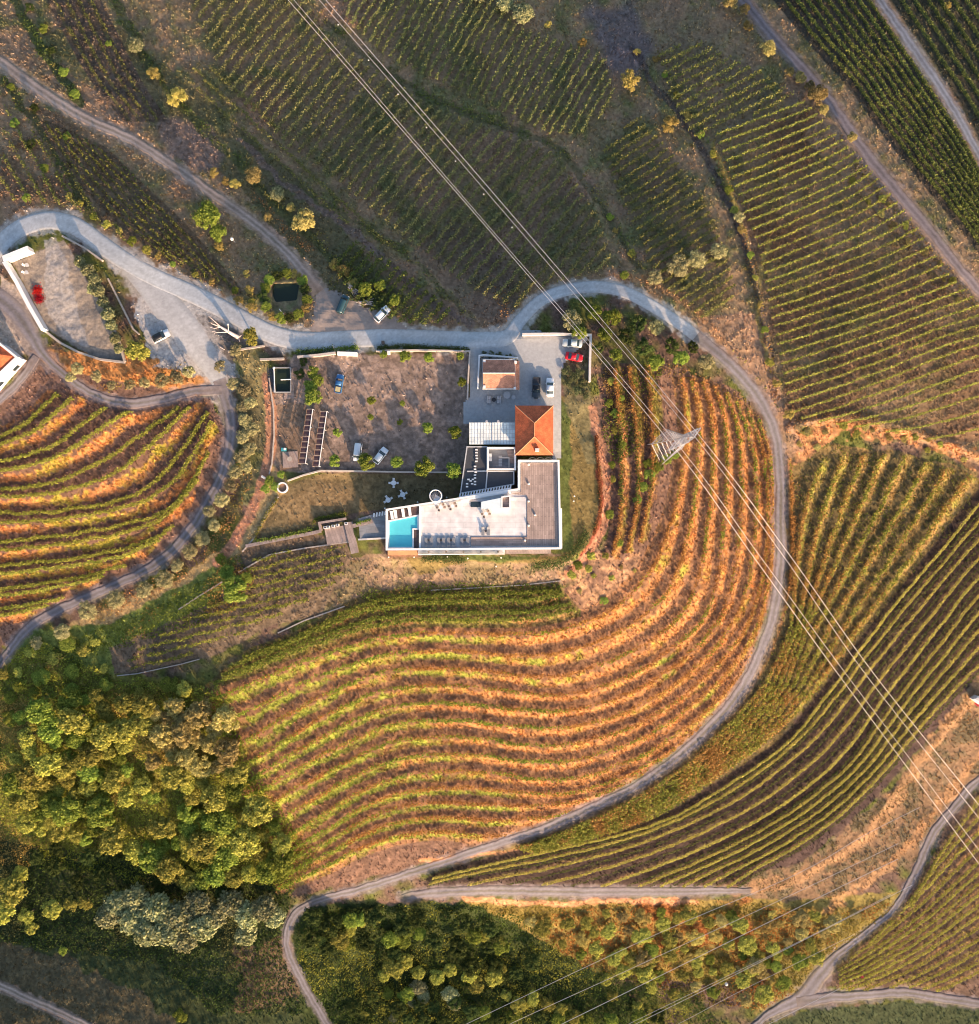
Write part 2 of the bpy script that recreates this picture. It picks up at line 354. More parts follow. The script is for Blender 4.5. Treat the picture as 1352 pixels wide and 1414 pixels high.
G13 = [(385,1232),(450,1205),(500,1180),(560,1162),(620,1158),(680,1166),(760,1152),(820,1130),(880,1098),(930,1064),(975,1026),(1020,975),(1060,905),(1080,850),(1095,780),(1095,720),(1090,640)]
gr = ( DRY, GRASSY )
leftgreen = sharp(640 - PXG, -120, 160) * .20 - .055 - sharp(PXG, 700, 850) * .03
fill_field([G0, G3, G6, G9, G13], [3, 3, 3, 4], [.40], 'main', 1.0, (.56, .98), bankcol=((.50,.24,.09), (.29,.31,.055)), benchcol=(.28,.15,.08), greenness=leftgreen)
fill_field([[(842,512),(846,600),(846,660),(846,720),(838,765)], [(858,505),(868,600),(872,660),(870,720),(858,770)], [(905,515),(912,560),(912,620),(905,680),(893,740)]], [1, 2], [.42], 'wing', .9, (.52, .98), bankcol=((.50,.25,.105), (.30,.25,.06)), benchcol=(.125,.075,.058), greenness=.02)
fill_field([[(345,900),(400,880),(450,855),(500,828),(560,818),(640,814),(700,813),(768,810)], [(285,952),(345,930),(400,908),(443,895),(508,875),(582,864),(654,864),(742,862),(800,848)]], [2], [.25, .62], 'brow', .7, (.70, .98), bankcol=((.46,.24,.10), (.24,.24,.05)), benchcol=(.16,.12,.05), greenness=.06)
L = [[(-40,612),(0,597),(40,570),(72,540)], [(-40,640),(0,628),(59,612),(95,585),(128,558)], [(-40,672),(0,668),(59,660),(119,634),(178,598),(240,564)], [(-40,701),(0,700),(89,698),(163,683),(208,658),(246,615),(285,560)],
     [(-40,740),(0,740),(89,731),(178,716),(235,698),(268,665),(300,600)], [(-40,777),(0,775),(89,766),(178,751),(222,735),(255,712)], [(-40,808),(0,806),(74,797),(140,787),(195,770)], [(-40,838),(0,835),(60,825),(105,815)], [(-40,868),(0,862),(40,852)]]
fill_field(L, [1] * 8, [.22, .55], 'left', 1.3, (.68, 1.0), bankcol=((.54,.24,.09), (.34,.28,.05)), benchcol=(.155,.09,.065), greenness=-.02)
S0 = [(1420,610),(1352,682),(1299,747),(1256,797),(1208,857),(1169,912),(1129,965),(1103,1001),(1072,1031),(999,1080),(939,1118),(880,1140),(786,1162),(700,1182),(600,1208)]
S2 = [(1430,655),(1352,728),(1290,800),(1235,865),(1190,920),(1140,985),(1090,1035),(1010,1095),(930,1135),(850,1165),(760,1188),(680,1202),(620,1214),(590,1222)]
S5 = [(1440,720),(1352,806),(1293,882),(1229,965),(1173,1045),(1103,1105),(1030,1150),(950,1188),(880,1216),(820,1238),(760,1255)]
S10 = [(1440,850),(1352,925),(1264,1017),(1229,1059),(1184,1108),(1140,1145),(1103,1171),(1060,1195),(1020,1222),(985,1245),(960,1260)]
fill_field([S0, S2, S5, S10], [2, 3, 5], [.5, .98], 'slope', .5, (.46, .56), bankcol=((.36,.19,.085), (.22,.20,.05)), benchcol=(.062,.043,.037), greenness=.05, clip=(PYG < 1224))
Y0 = [(1120,640),(1100,700),(1090,780),(1086,860),(1060,930),(1010,990),(940,1050),(860,1100),(780,1138),(700,1165)]
Y1 = [(1235,625),(1200,700),(1160,780),(1120,860),(1090,940),(1040,1000),(960,1068),(880,1115),(800,1148),(720,1170)]
Y2 = [(1350,665),(1290,745),(1230,822),(1175,892),(1110,975),(1060,1022),(980,1080),(900,1128),(820,1155),(740,1176)]
fill_field([Y0, Y1, Y2], [4, 4], [.42], 'scrubby', 1.1, (.5, .95), bankcol=((.42,.27,.10), (.33,.31,.07)), benchcol=(.14,.11,.055), greenness=.02)
T0 = [(1400,1020),(1360,1080),(1318,1140),(1290,1190),(1270,1240)]
T1 = [(1420,1110),(1365,1165),(1320,1208),(1270,1255),(1211,1300),(1155,1335)]
T2 = [(1440,1210),(1375,1252),(1320,1290),(1264,1325),(1210,1352),(1160,1372)]
T3 = [(1460,1300),(1400,1322),(1352,1345),(1310,1364),(1290,1370)]
fill_field([T0, T1, T2, T3], [4, 6, 5], [.5], 'valley', .3, (.42, .60), bankcol=((.42,.24,.10), (.32,.29,.06)), benchcol=(.15,.10,.072), greenness=.04)
U = [[(985,182),(1040,162),(1105,138)], [(1047,348),(1110,322),(1180,290),(1225,262)], [(1070,470),(1150,445),(1230,418),(1312,385)], [(1092,577),(1160,554),(1240,524),(1320,492),(1400,470)], [(1190,592),(1260,582),(1352,556),(1420,535)], [(1310,612),(1352,602),(1420,590)]]
fill_field(U, [14, 10, 8, 4, 2], [.5], 'upper_right', .25, (.56, .9), bankcol=None, benchcol=None)
V0 = [(1042,-40),(1078,5),(1130,68),(1175,118),(1220,180),(1268,240),(1318,300),(1366,360),(1420,420)]
V1 = [(1175,-60),(1196,-12),(1238,52),(1278,112),(1308,158),(1338,212),(1376,285)]
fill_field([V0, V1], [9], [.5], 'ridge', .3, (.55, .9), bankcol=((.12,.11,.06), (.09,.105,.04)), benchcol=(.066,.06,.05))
fill_field([[(1208,-60),(1226,-12),(1268,52),(1308,112),(1336,155),(1368,212),(1420,290)], [(1330,-60),(1350,-12),(1400,60),(1440,120),(1470,170),(1500,220),(1530,270)]], [7], [.5], 'corner', .3, (.55, .9), bankcol=((.12,.10,.06), (.08,.10,.04)), benchcol=(.062,.062,.045))
fill_field([[(120,-30),(150,30),(190,110),(225,165)], [(55,-30),(90,40),(130,110),(175,165)]], [4], [.5], 'far_left', .2, (.5, .9), bankcol=((.26,.18,.12), (.15,.13,.06)), benchcol=(.12,.09,.07))
fill_field([[(140,205),(200,262),(260,320),(330,402)], [(60,170),(100,235),(160,300),(230,355)]], [6], [.5], 'under_track', .3, (.5, .9), bankcol=((.22,.14,.09), (.13,.12,.05)), benchcol=(.15,.108,.07))

def poly_rows(poly, ang, pitch, key, bend=0.0):
    m = polymask(poly)
    P = np.array(poly, float); c = P.mean(0)
    d = np.array([math.cos(R(ang)), -math.sin(R(ang))]); nrm = np.array([-d[1], d[0]])
    ext = 700
    offs = (P - c) @ nrm
    k = offs.min() + pitch * .5
    while k < offs.max():
        t = np.linspace(-ext, ext, 500)
        pts = c + nrm * k + d * t[:, None] + nrm * (bend * (t / 300) ** 2 * 30)[:, None]
        xi = np.clip(pts[:, 0] + M, 0, GW - 1).astype(int); yi = np.clip(pts[:, 1] + M, 0, GH - 1).astype(int)
        ins = m[yi, xi]
        if ins.sum() > 6:
            idx = np.where(ins)[0]
            runs = np.split(idx, np.where(np.diff(idx) > 1)[0] + 1)
            run = max(runs, key=len)
            if len(run) > 6: rows.append((pts[run], key))
        k += pitch
PA = [(470,-20),(690,-20),(710,35),(830,75),(855,140),(800,185),(760,190),(700,158),(620,122),(530,78),(478,30)]
PB = [(250,-20),(420,-20),(440,35),(520,98),(600,148),(690,180),(770,215),(820,290),(850,370),(780,388),(715,430),(650,400),(560,330),(480,262),(400,205),(320,130)]
PF = [(905,75),(960,55),(1050,100),(1105,135),(1040,160),(985,180),(955,190),(925,140)]
PG = [(225,60),(260,-10),(300,60),(360,140),(470,255),(580,360),(640,425),(560,360),(420,270),(300,175)]
PC = [(880,160),(930,215),(985,300),(1015,390),(1005,432),(965,440),(905,385),(875,320),(845,255),(830,205)]
PD = [(490,330),(560,372),(640,442),(560,455),(500,425),(455,370)]
PE = [(350,768),(478,748),(476,798),(380,852),(300,892),(180,925),(175,905),(320,815)]
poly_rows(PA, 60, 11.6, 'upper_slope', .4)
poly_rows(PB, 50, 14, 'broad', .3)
poly_rows(PC, 32, 11.5, 'hollow', .3)
poly_rows(PF, 28, 12, 'patchy', .1)
poly_rows([(255,95),(300,90),(370,160),(470,270),(560,350),(480,310),(380,240),(300,165)], -42, 17, 'strip', 0)
poly_rows([(5,135),(60,185),(120,260),(190,345),(150,330),(70,285),(5,275)], -60, 17, 'edge', 0)
poly_rows(PD, 48, 13, 'roadside', .2)
poly_rows(PE, 14, 11.5, 'garden', 0)

Z += ((N24 - .5) * .5 + (N8 - .5) * .35) * (1 - ROADMASK) * (1 - blur(polymask([(360,480),(650,480),(720,455),(820,455),(835,700),(800,785),(480,790),(340,760),(350,520)]), 6))
# ditches and hedge banks on the north slope cast no more than they should
def ridge(pts, w, h):
    global Z
    d = stripdist(catmull(pts, 6), w * 2)
    Z += np.exp(-(np.minimum(d, w * 3) / (w * .6)) ** 2) * h * (1 - ROADMASK)
ridge([(450,30),(520,90),(600,138),(680,168),(760,200),(800,240),(840,300),(880,370)], 10, -.4)
ridge([(1092,590),(1160,575),(1250,592),(1352,628),(1400,650)], 12, .9)
ridge([(1110,1205),(1180,1162),(1262,1060),(1352,955)], 9, .3)
ridge([(985,200),(1010,270),(1045,400),(1062,500)], 7, .8)
# square pond excavated inside its hedge, and the tank
Z -= blur(polymask([(374,394),(412,392),(414,424),(378,428)]), 2) * 1.5
Z -= np.clip(blur(polymask([(379,508),(401,508),(401,541),(379,541)]), 1), 0, 1) * 1.3

# fine colour variation
_sm = np.maximum(blur(polymask([(0,280),(60,270),(330,420),(330,520),(200,500),(130,500),(60,470),(0,500)]), 6) * .85, 0)[..., None]
C = C * (1 + (.76 * (1 - _sm)) * (N8[..., None] - .5)) * (1 + .68 * (1 - _sm) * (N3[..., None] - .5))
C = np.clip(C, .01, .8)

def zpx(px, py): return bil(Z, np.asarray(px, float) + M, np.asarray(py, float) + M)
def cpx(px, py): return bil(C, np.asarray(px, float) + M, np.asarray(py, float) + M)
def gpos(px, py, dz=0.0):
    z = zpx(px, py) + dz
    k = S * (1 - z / HC)
    return np.stack([(np.asarray(px) - CX) * k, (CY - np.asarray(py)) * k, z], -1)
def g1(px, py, dz=0.0):
    v = gpos(np.array([float(px)]), np.array([float(py)]), dz)[0]
    return (float(v[0]), float(v[1]), float(v[2]))
def g_at_ground(px, py, dz=0.0):
    x, y, z = g1(px, py); return (x, y, z + dz)
def in_road(px, py): return bil(ROADMASK, np.asarray(px, float) + M, np.asarray(py, float) + M) > .62

# ------------------------------------------------------------------ materials
def newmat(name):
    m = bpy.data.materials.new(name); m.use_nodes = True
    nt = m.node_tree; nt.nodes.clear()
    return m, nt, nt.nodes, nt.links
def mat_plain(name, col, rough=.6, metal=0.0, var=.12, scale=1.5, bump=0.0, emis=None):
    m, nt, N, L = newmat(name)
    out = N.new('ShaderNodeOutputMaterial'); b = N.new('ShaderNodeBsdfPrincipled'); L.new(b.outputs[0], out.inputs[0])
    tc = N.new('ShaderNodeTexCoord'); nz = N.new('ShaderNodeTexNoise'); nz.inputs['Scale'].default_value = scale; nz.inputs['Detail'].default_value = 5
    L.new(tc.outputs['Object'], nz.inputs['Vector'])
    mx = N.new('ShaderNodeMix'); mx.data_type = 'RGBA'
    mx.inputs[6].default_value = (*[c * (1 - var) for c in col], 1); mx.inputs[7].default_value = (*[min(1, c * (1 + var)) for c in col], 1)
    L.new(nz.outputs[0], mx.inputs[0]); L.new(mx.outputs[2], b.inputs['Base Color'])
    b.inputs['Roughness'].default_value = rough; b.inputs['Metallic'].default_value = metal
    if bump:
        bp = N.new('ShaderNodeBump'); bp.inputs['Strength'].default_value = bump; bp.inputs['Distance'].default_value = .05
        L.new(nz.outputs[0], bp.inputs['Height']); L.new(bp.outputs[0], b.inputs['Normal'])
    return m
def mat_attr(name, rough=.95, noise=(.5, .35), bump=.6, dist=.25, objvar=False):
    m, nt, N, L = newmat(name)
    out = N.new('ShaderNodeOutputMaterial'); b = N.new('ShaderNodeBsdfPrincipled'); L.new(b.outputs[0], out.inputs[0])
    at = N.new('ShaderNodeAttribute'); at.attribute_name = 'Col'
    geo = N.new('ShaderNodeNewGeometry')
    nz = N.new('ShaderNodeTexNoise'); nz.inputs['Scale'].default_value = 1.3; nz.inputs['Detail'].default_value = 8; nz.inputs['Roughness'].default_value = .7
    L.new(geo.outputs['Position'], nz.inputs['Vector'])
    mr = N.new('ShaderNodeMapRange'); mr.inputs[1].default_value = .3; mr.inputs[2].default_value = .7; mr.inputs[3].default_value = noise[0]; mr.inputs[4].default_value = 2 - noise[0]
    L.new(nz.outputs[0], mr.inputs[0])
    mx = N.new('ShaderNodeVectorMath'); mx.operation = 'SCALE'
    L.new(at.outputs['Color'], mx.inputs[0]); L.new(mr.outputs[0], mx.inputs['Scale'])
    L.new(mx.outputs[0], b.inputs['Base Color'])
    b.inputs['Roughness'].default_value = rough
    b.inputs['Specular IOR Level'].default_value = .1
    bp = N.new('ShaderNodeBump'); bp.inputs['Strength'].default_value = bump; bp.inputs['Distance'].default_value = dist
    L.new(nz.outputs[0], bp.inputs['Height']); L.new(bp.outputs[0], b.inputs['Normal'])
    return m
def mat_leaf(name, objvar=.34):
    m, nt, N, L = newmat(name)
    out = N.new('ShaderNodeOutputMaterial'); d = N.new('ShaderNodeBsdfDiffuse'); t = N.new('ShaderNodeBsdfTranslucent'); ms = N.new('ShaderNodeMixShader'); ms.inputs[0].default_value = .25
    at = N.new('ShaderNodeAttribute'); at.attribute_name = 'Col'
    oi = N.new('ShaderNodeObjectInfo')
    hs = N.new('ShaderNodeHueSaturation')
    mr = N.new('ShaderNodeMapRange'); mr.inputs[3].default_value = 1 - objvar; mr.inputs[4].default_value = 1 + objvar
    L.new(oi.outputs['Random'], mr.inputs[0]); L.new(mr.outputs[0], hs.inputs['Value'])
    mr2 = N.new('ShaderNodeMapRange'); mr2.inputs[3].default_value = .5 - objvar * .035; mr2.inputs[4].default_value = .5 + objvar * .07
    L.new(oi.outputs['Random'], mr2.inputs[0]); L.new(mr2.outputs[0], hs.inputs['Hue'])
    L.new(at.outputs['Color'], hs.inputs['Color'])
    for s in (d, t): L.new(hs.outputs[0], s.inputs['Color'])
    L.new(d.outputs[0], ms.inputs[1]); L.new(t.outputs[0], ms.inputs[2]); L.new(ms.outputs[0], out.inputs[0])
    return m
def mat_tile(name, col, var=.35):
    m, nt, N, L = newmat(name)
    out = N.new('ShaderNodeOutputMaterial'); b = N.new('ShaderNodeBsdfPrincipled'); L.new(b.outputs[0], out.inputs[0])
    geo = N.new('ShaderNodeNewGeometry')
    br = N.new('ShaderNodeTexBrick'); br.inputs['Scale'].default_value = 2.2; br.inputs['Mortar Size'].default_value = .03
    br.inputs['Color1'].default_value = (*[c * (1 - var) for c in col], 1); br.inputs['Color2'].default_value = (*[min(1, c * (1 + var * .5)) for c in col], 1); br.inputs['Mortar'].default_value = (*[c * .35 for c in col], 1)
    L.new(geo.outputs['Position'], br.inputs['Vector'])
    nz = N.new('ShaderNodeTexNoise'); nz.inputs['Scale'].default_value = .9; nz.inputs['Detail'].default_value = 6
    L.new(geo.outputs['Position'], nz.inputs['Vector'])
    mr = N.new('ShaderNodeMapRange'); mr.inputs[1].default_value = .35; mr.inputs[2].default_value = .7; mr.inputs[3].default_value = .7; mr.inputs[4].default_value = 1.2; L.new(nz.outputs[0], mr.inputs[0])
    sc = N.new('ShaderNodeVectorMath'); sc.operation = 'SCALE'; L.new(br.outputs[0], sc.inputs[0]); L.new(mr.outputs[0], sc.inputs['Scale'])
    L.new(sc.outputs[0], b.inputs['Base Color'])
    b.inputs['Roughness'].default_value = .8
    return m
def mat_plank(name, col, width=.32, ang=0.0, gap=.45, wear=.25):
    """boards or slabs laid in parallel lines"""
    m, nt, N, L = newmat(name)
    out = N.new('ShaderNodeOutputMaterial'); b = N.new('ShaderNodeBsdfPrincipled'); L.new(b.outputs[0], out.inputs[0])
    geo = N.new('ShaderNodeNewGeometry'); mp = N.new('ShaderNodeMapping'); mp.inputs['Rotation'].default_value = (0, 0, ang)
    L.new(geo.outputs['Position'], mp.inputs[0])
    br = N.new('ShaderNodeTexBrick'); br.inputs['Scale'].default_value = 1.0; br.inputs['Brick Width'].default_value = width * 5; br.inputs['Row Height'].default_value = width; br.inputs['Mortar Size'].default_value = .03
    br.inputs['Color1'].default_value = (*[c * (1 - wear) for c in col], 1); br.inputs['Color2'].default_value = (*[min(1, c * (1 + wear)) for c in col], 1); br.inputs['Mortar'].default_value = (*[c * gap for c in col], 1)
    L.new(mp.outputs[0], br.inputs['Vector'])
    nz = N.new('ShaderNodeTexNoise'); nz.inputs['Scale'].default_value = .6; nz.inputs['Detail'].default_value = 6; L.new(geo.outputs['Position'], nz.inputs['Vector'])
    mr = N.new('ShaderNodeMapRange'); mr.inputs[1].default_value = .3; mr.inputs[2].default_value = .7; mr.inputs[3].default_value = .8; mr.inputs[4].default_value = 1.15; L.new(nz.outputs[0], mr.inputs[0])
    sc = N.new('ShaderNodeVectorMath'); sc.operation = 'SCALE'; L.new(br.outputs[0], sc.inputs[0]); L.new(mr.outputs[0], sc.inputs['Scale'])
    L.new(sc.outputs[0], b.inputs['Base Color']); b.inputs['Roughness'].default_value = .75
    return m
def mat_glass(name, col=(.02,.035,.045)):
    m, nt, N, L = newmat(name)
    out = N.new('ShaderNodeOutputMaterial'); b = N.new('ShaderNodeBsdfPrincipled'); L.new(b.outputs[0], out.inputs[0])
    b.inputs['Base Color'].default_value = (*col, 1); b.inputs['Roughness'].default_value = .08; b.inputs['Specular IOR Level'].default_value = .8
    return m
def mat_water(name, col, rough=.05):
    m, nt, N, L = newmat(name)
    out = N.new('ShaderNodeOutputMaterial'); b = N.new('ShaderNodeBsdfPrincipled'); L.new(b.outputs[0], out.inputs[0])
    geo = N.new('ShaderNodeNewGeometry'); nz = N.new('ShaderNodeTexNoise'); nz.inputs['Scale'].default_value = 1.2; L.new(geo.outputs['Position'], nz.inputs['Vector'])
    mx = N.new('ShaderNodeMix'); mx.data_type = 'RGBA'; mx.inputs[6].default_value = (*[c * .93 for c in col], 1); mx.inputs[7].default_value = (*[min(1, c * 1.07) for c in col], 1); L.new(nz.outputs[0], mx.inputs[0])
    L.new(mx.outputs[2], b.inputs['Base Color']); b.inputs['Roughness'].default_value = rough
    bp = N.new('ShaderNodeBump'); bp.inputs['Strength'].default_value = .15; L.new(nz.outputs[0], bp.inputs['Height']); L.new(bp.outputs[0], b.inputs['Normal'])
    return m
MT = {
 'ground': mat_attr('hillside_ground', noise=(.62, .3)),
 'road': mat_attr('road_surface', noise=(.85, .1), bump=.25, dist=.05),
 'leaf': mat_leaf('leaves'), 'vine': mat_leaf('vine_leaves', .10), 'cover': mat_leaf('ground_cover', 0.0),
 'palewall': mat_plain('pale_wall', (.50,.44,.39), .85, var=.2),
 'white': mat_plain('white_render', (.78,.77,.76), .7, var=.06),
 'whitedirty': mat_plain('weathered_white', (.62,.58,.54), .8, var=.18),
 'stone': mat_plain('stone', (.38,.33,.29), .9, var=.3, scale=2, bump=.4),
 'terra': mat_tile('terracotta_tiles', (.74,.17,.06), .22),
 'terraold': mat_tile('old_terracotta_tiles', (.66,.30,.19), .22),
 'pan': mat_plank('pale_metal_sheet', (.62,.70,.72), .95, 0, .55, .04),
 'deck': mat_plank('weathered_deck', (.36,.275,.24), .42, math.pi / 2, .5, .16),
 'decks': mat_plank('slatted_deck', (.38,.28,.24), .42, 0, .5, .16),
 'darkdeck': mat_plank('dark_deck', (.085,.055,.055), .3, R(10), .5, .2),
 'darkroof': mat_plain('dark_roof', (.045,.05,.06), .7, var=.25),
 'terrace': mat_plank('pale_terrace_slabs', (.64,.62,.62), 1.2, 0, .80, .07),
 'patio': mat_plank('grey_patio', (.22,.23,.25), .8, R(8), .7, .12),
 'pave': mat_plank('mauve_paving', (.30,.235,.215), .6, R(70), .7, .15),
 'orangewall': mat_plain('ochre_slats', (.55,.26,.13), .8, var=.2),
 'pool': mat_water('pool_water', (.10,.56,.66)),
 'tank': mat_water('tank_water', (.018,.028,.014)),
 'glass': mat_glass('glass'), 'blueglass': mat_glass('blue_glass', (.05,.14,.19)),
 'metal': mat_plain('galvanised_steel', (.42,.42,.45), .45, .25, var=.1),
 'wire': mat_plain('cable', (.80,.74,.70), .4, .2, var=.05),
 'grey': mat_plain('grey_fabric', (.20,.21,.23), .8), 'lgrey': mat_plain('light_grey_fabric', (.45,.46,.48), .8),
 'dark': mat_plain('dark_plastic', (.03,.03,.035), .5), 'rubber': mat_plain('rubber', (.02,.02,.02), .8),
 'wood': mat_plain('timber', (.22,.13,.08), .8, var=.3), 'bark': mat_plain('bark', (.10,.075,.055), .9, var=.3), 'deadwood': mat_plain('bleached_wood', (.66,.56,.52), .8, var=.2),
 'tan': mat_plain('wicker', (.34,.25,.19), .8), 'teal': mat_plain('teal_plastic', (.05,.30,.36), .4), 'lamp': mat_plain('lamp_glass', (.75,.72,.66), .3), 'red': mat_plain('red_paint', (.45,.02,.03), .4),
 'head': mat_plain('headlight', (.7,.72,.75), .15), 'tail': mat_plain('tail_light', (.35,.01,.01), .2), 'hub': mat_plain('alloy', (.4,.4,.42), .3, .8),
 'yellow': mat_plain('pale_yellow_load', (.45,.40,.22), .8), 'planter': mat_plain('planter_soil', (.07,.05,.035), .95, var=.4),
}
def carpaint(name, col):
    m = mat_plain(name, col, .28, .15, var=.03); return m

# ------------------------------------------------------------------ mesh helpers
class MB:
    def __init__(s): s.v = []; s.f = []
    def add(s, v, f):
        b = len(s.v); s.v += [tuple(p) for p in v]; s.f += [tuple(i + b for i in q) for q in f]; return s
    def box(s, c, d, rot=0.0, taper=1.0):
        cx, cy, cz = c; hx, hy, hz = d[0] / 2, d[1] / 2, d[2] / 2; ca, sa = math.cos(rot), math.sin(rot); v = []
        for z, t in ((-hz, 1), (hz, taper)):
            for x, y in ((-hx, -hy), (hx, -hy), (hx, hy), (-hx, hy)):
                x *= t; y *= t
                v.append((cx + x * ca - y * sa, cy + x * sa + y * ca, cz + z))
        return s.add(v, [(3,2,1,0),(4,5,6,7),(0,1,5,4),(1,2,6,5),(2,3,7,6),(3,0,4,7)])
    def prism(s, poly, z0, z1):
        a = sum(poly[i][0] * poly[(i + 1) % len(poly)][1] - poly[(i + 1) % len(poly)][0] * poly[i][1] for i in range(len(poly)))
        if a < 0: poly = poly[::-1]
        n = len(poly)
        if not isinstance(z0, (list, tuple)): z0 = [z0] * n
        v = [(p[0], p[1], z) for p, z in zip(poly, z0)] + [(p[0], p[1], z1) for p in poly]
        return s.add(v, [tuple(range(n - 1, -1, -1)), tuple(range(n, 2 * n))] + [(i, (i + 1) % n, n + (i + 1) % n, n + i) for i in range(n)])
    def tube(s, p, q, r, n=8, r2=None):
        from mathutils import Vector
        p = Vector(p); q = Vector(q); r2 = r if r2 is None else r2; d = (q - p)
        if d.length < 1e-6: return s
        d.normalize(); u = d.orthogonal().normalized(); w = d.cross(u); v = []
        for c, rr in ((p, r), (q, r2)):
            for i in range(n):
                a = 2 * math.pi * i / n; v.append(tuple(c + (u * math.cos(a) + w * math.sin(a)) * rr))
        return s.add(v, [(i, (i + 1) % n, n + (i + 1) % n, n + i) for i in range(n)] + [tuple(range(n - 1, -1, -1)), tuple(range(n, 2 * n))])
    def ball(s, c, r, n=10, m=6, sq=1.0):
        v = [(c[0], c[1], c[2] - r * sq)]; f = []
        for j in range(1, m):
            ph = -math.pi / 2 + math.pi * j / m
            for i in range(n):
                a = 2 * math.pi * i / n; v.append((c[0] + r * math.cos(ph) * math.cos(a), c[1] + r * math.cos(ph) * math.sin(a), c[2] + r * sq * math.sin(ph)))
        v.append((c[0], c[1], c[2] + r * sq)); t = len(v) - 1
        for i in range(n):
            f.append((0, 1 + (i + 1) % n, 1 + i)); f.append((t, 1 + (m - 2) * n + i, 1 + (m - 2) * n + (i + 1) % n))
            for j in range(m - 2): f.append((1 + j * n + i, 1 + j * n + (i + 1) % n, 1 + (j + 1) * n + (i + 1) % n, 1 + (j + 1) * n + i))
        return s.add(v, f)
    def ribbon(s, pts, w, zb, zt, closed=False):
        """a wall of thickness w along (x, y) points; zb/zt scalars or lists"""
        P = np.array(pts, float); n = len(P)
        zb = [zb] * n if np.isscalar(zb) else zb; zt = [zt] * n if np.isscalar(zt) else zt
        Lp = []; Rp = []
        for i in range(n):
            if closed: a = P[i - 1]; b = P[(i + 1) % n]
            else: a = P[max(i - 1, 0)]; b = P[min(i + 1, n - 1)]
            d1 = P[i] - a; d2 = b - P[i]
            d1 = d1 / (np.linalg.norm(d1) + 1e-9); d2 = d2 / (np.linalg.norm(d2) + 1e-9)
            t = d1 + d2
            if np.linalg.norm(t) < 1e-6: t = d2
            t /= np.linalg.norm(t); nn = np.array([-t[1], t[0]])
            dd = d2 if np.linalg.norm(d2) > .5 else d1
            co = max(.35, abs(nn @ np.array([-dd[1], dd[0]])))
            Lp.append(P[i] + nn * w / 2 / co); Rp.append(P[i] - nn * w / 2 / co)
        v = []
        for i in range(n): v += [(*Lp[i], zb[i]), (*Rp[i], zb[i]), (*Rp[i], zt[i]), (*Lp[i], zt[i])]
        f = []
        m = n if closed else n - 1
        for i in range(m):
            a = 4 * i; b = 4 * ((i + 1) % n)
            for k in range(4): f.append((a + k, a + (k + 1) % 4, b + (k + 1) % 4, b + k))
        if not closed: f += [(3, 2, 1, 0), tuple(4 * (n - 1) + k for k in range(4))]
        return s.add(v, f)
    def link(s, name, mat, parent=None, smooth=False):
        me = bpy.data.meshes.new(name); me.from_pydata(s.v, [], s.f); me.update()
        import bmesh
        bm = bmesh.new(); bm.from_mesh(me); bmesh.ops.recalc_face_normals(bm, faces=bm.faces); bm.to_mesh(me); bm.free()
        if smooth: me.polygons.foreach_set('use_smooth', [True] * len(me.polygons))
        me.materials.append(mat if not isinstance(mat, str) else MT[mat])
        o = bpy.data.objects.new(name, me); COL.objects.link(o)
        if parent: o.parent = parent
        return o
def empty(name, loc, rz=0.0):
    o = bpy.data.objects.new(name, None); o.location = loc; o.rotation_euler = (0, 0, rz); o.empty_display_size = .5; COL.objects.link(o); return o
def tag(o, label=None, cat=None, group=None, kind=None):
    if label: o['label'] = label
    if cat: o['category'] = cat
    if group: o['group'] = group
    if kind: o['kind'] = kind
    return o
def copy_tree(o, parent=None):
    c = o.copy(); COL.objects.link(c); c.parent = parent
    for ch in list(o.children): copy_tree(ch, c)
    return c
def fastmesh(name, V, nper, colors, mat, parent=None):
    """V: (faces*nper, 3) loose polygons; colors (faces, 3)"""
    nf = len(V) // nper
    me = bpy.data.meshes.new(name)
    me.vertices.add(len(V)); me.vertices.foreach_set('co', V.astype(np.float32).ravel())
    me.loops.add(len(V)); me.loops.foreach_set('vertex_index', np.arange(len(V), dtype=np.int32))
    me.polygons.add(nf); me.polygons.foreach_set('loop_start', np.arange(nf, dtype=np.int32) * nper); me.polygons.foreach_set('loop_total', np.full(nf, nper, np.int32))
    me.update(calc_edges=True)
    a = me.color_attributes.new('Col', 'FLOAT_COLOR', 'POINT')
    cc = np.ones((len(V), 4), np.float32); cc[:, :3] = np.repeat(colors, nper, 0)
    a.data.foreach_set('color', cc.ravel())
    me.materials.append(MT[mat] if isinstance(mat, str) else mat)
    o = bpy.data.objects.new(name, me); COL.objects.link(o)
    if parent: o.parent = parent
    return o
def leaf_verts(P, size, up=.35, nrm=None):
    n = len(P)
    d = rng.normal(size=(n, 3)); d[:, 2] = np.abs(d[:, 2]) + up
    if nrm is not None: d = d * .6 + nrm * 1.2
    d /= np.linalg.norm(d, axis=1)[:, None]
    h = rng.normal(size=(n, 3)); u = np.cross(d, h); u /= np.linalg.norm(u, axis=1)[:, None] + 1e-9; w = np.cross(d, u)
    s = (size * .5)[:, None]; asp = (.6 + .5 * rng.random(n))[:, None]
    V = np.stack([P - u * s, P - w * s * asp, P + u * s, P + w * s * asp], 1)
    return V.reshape(-1, 3)

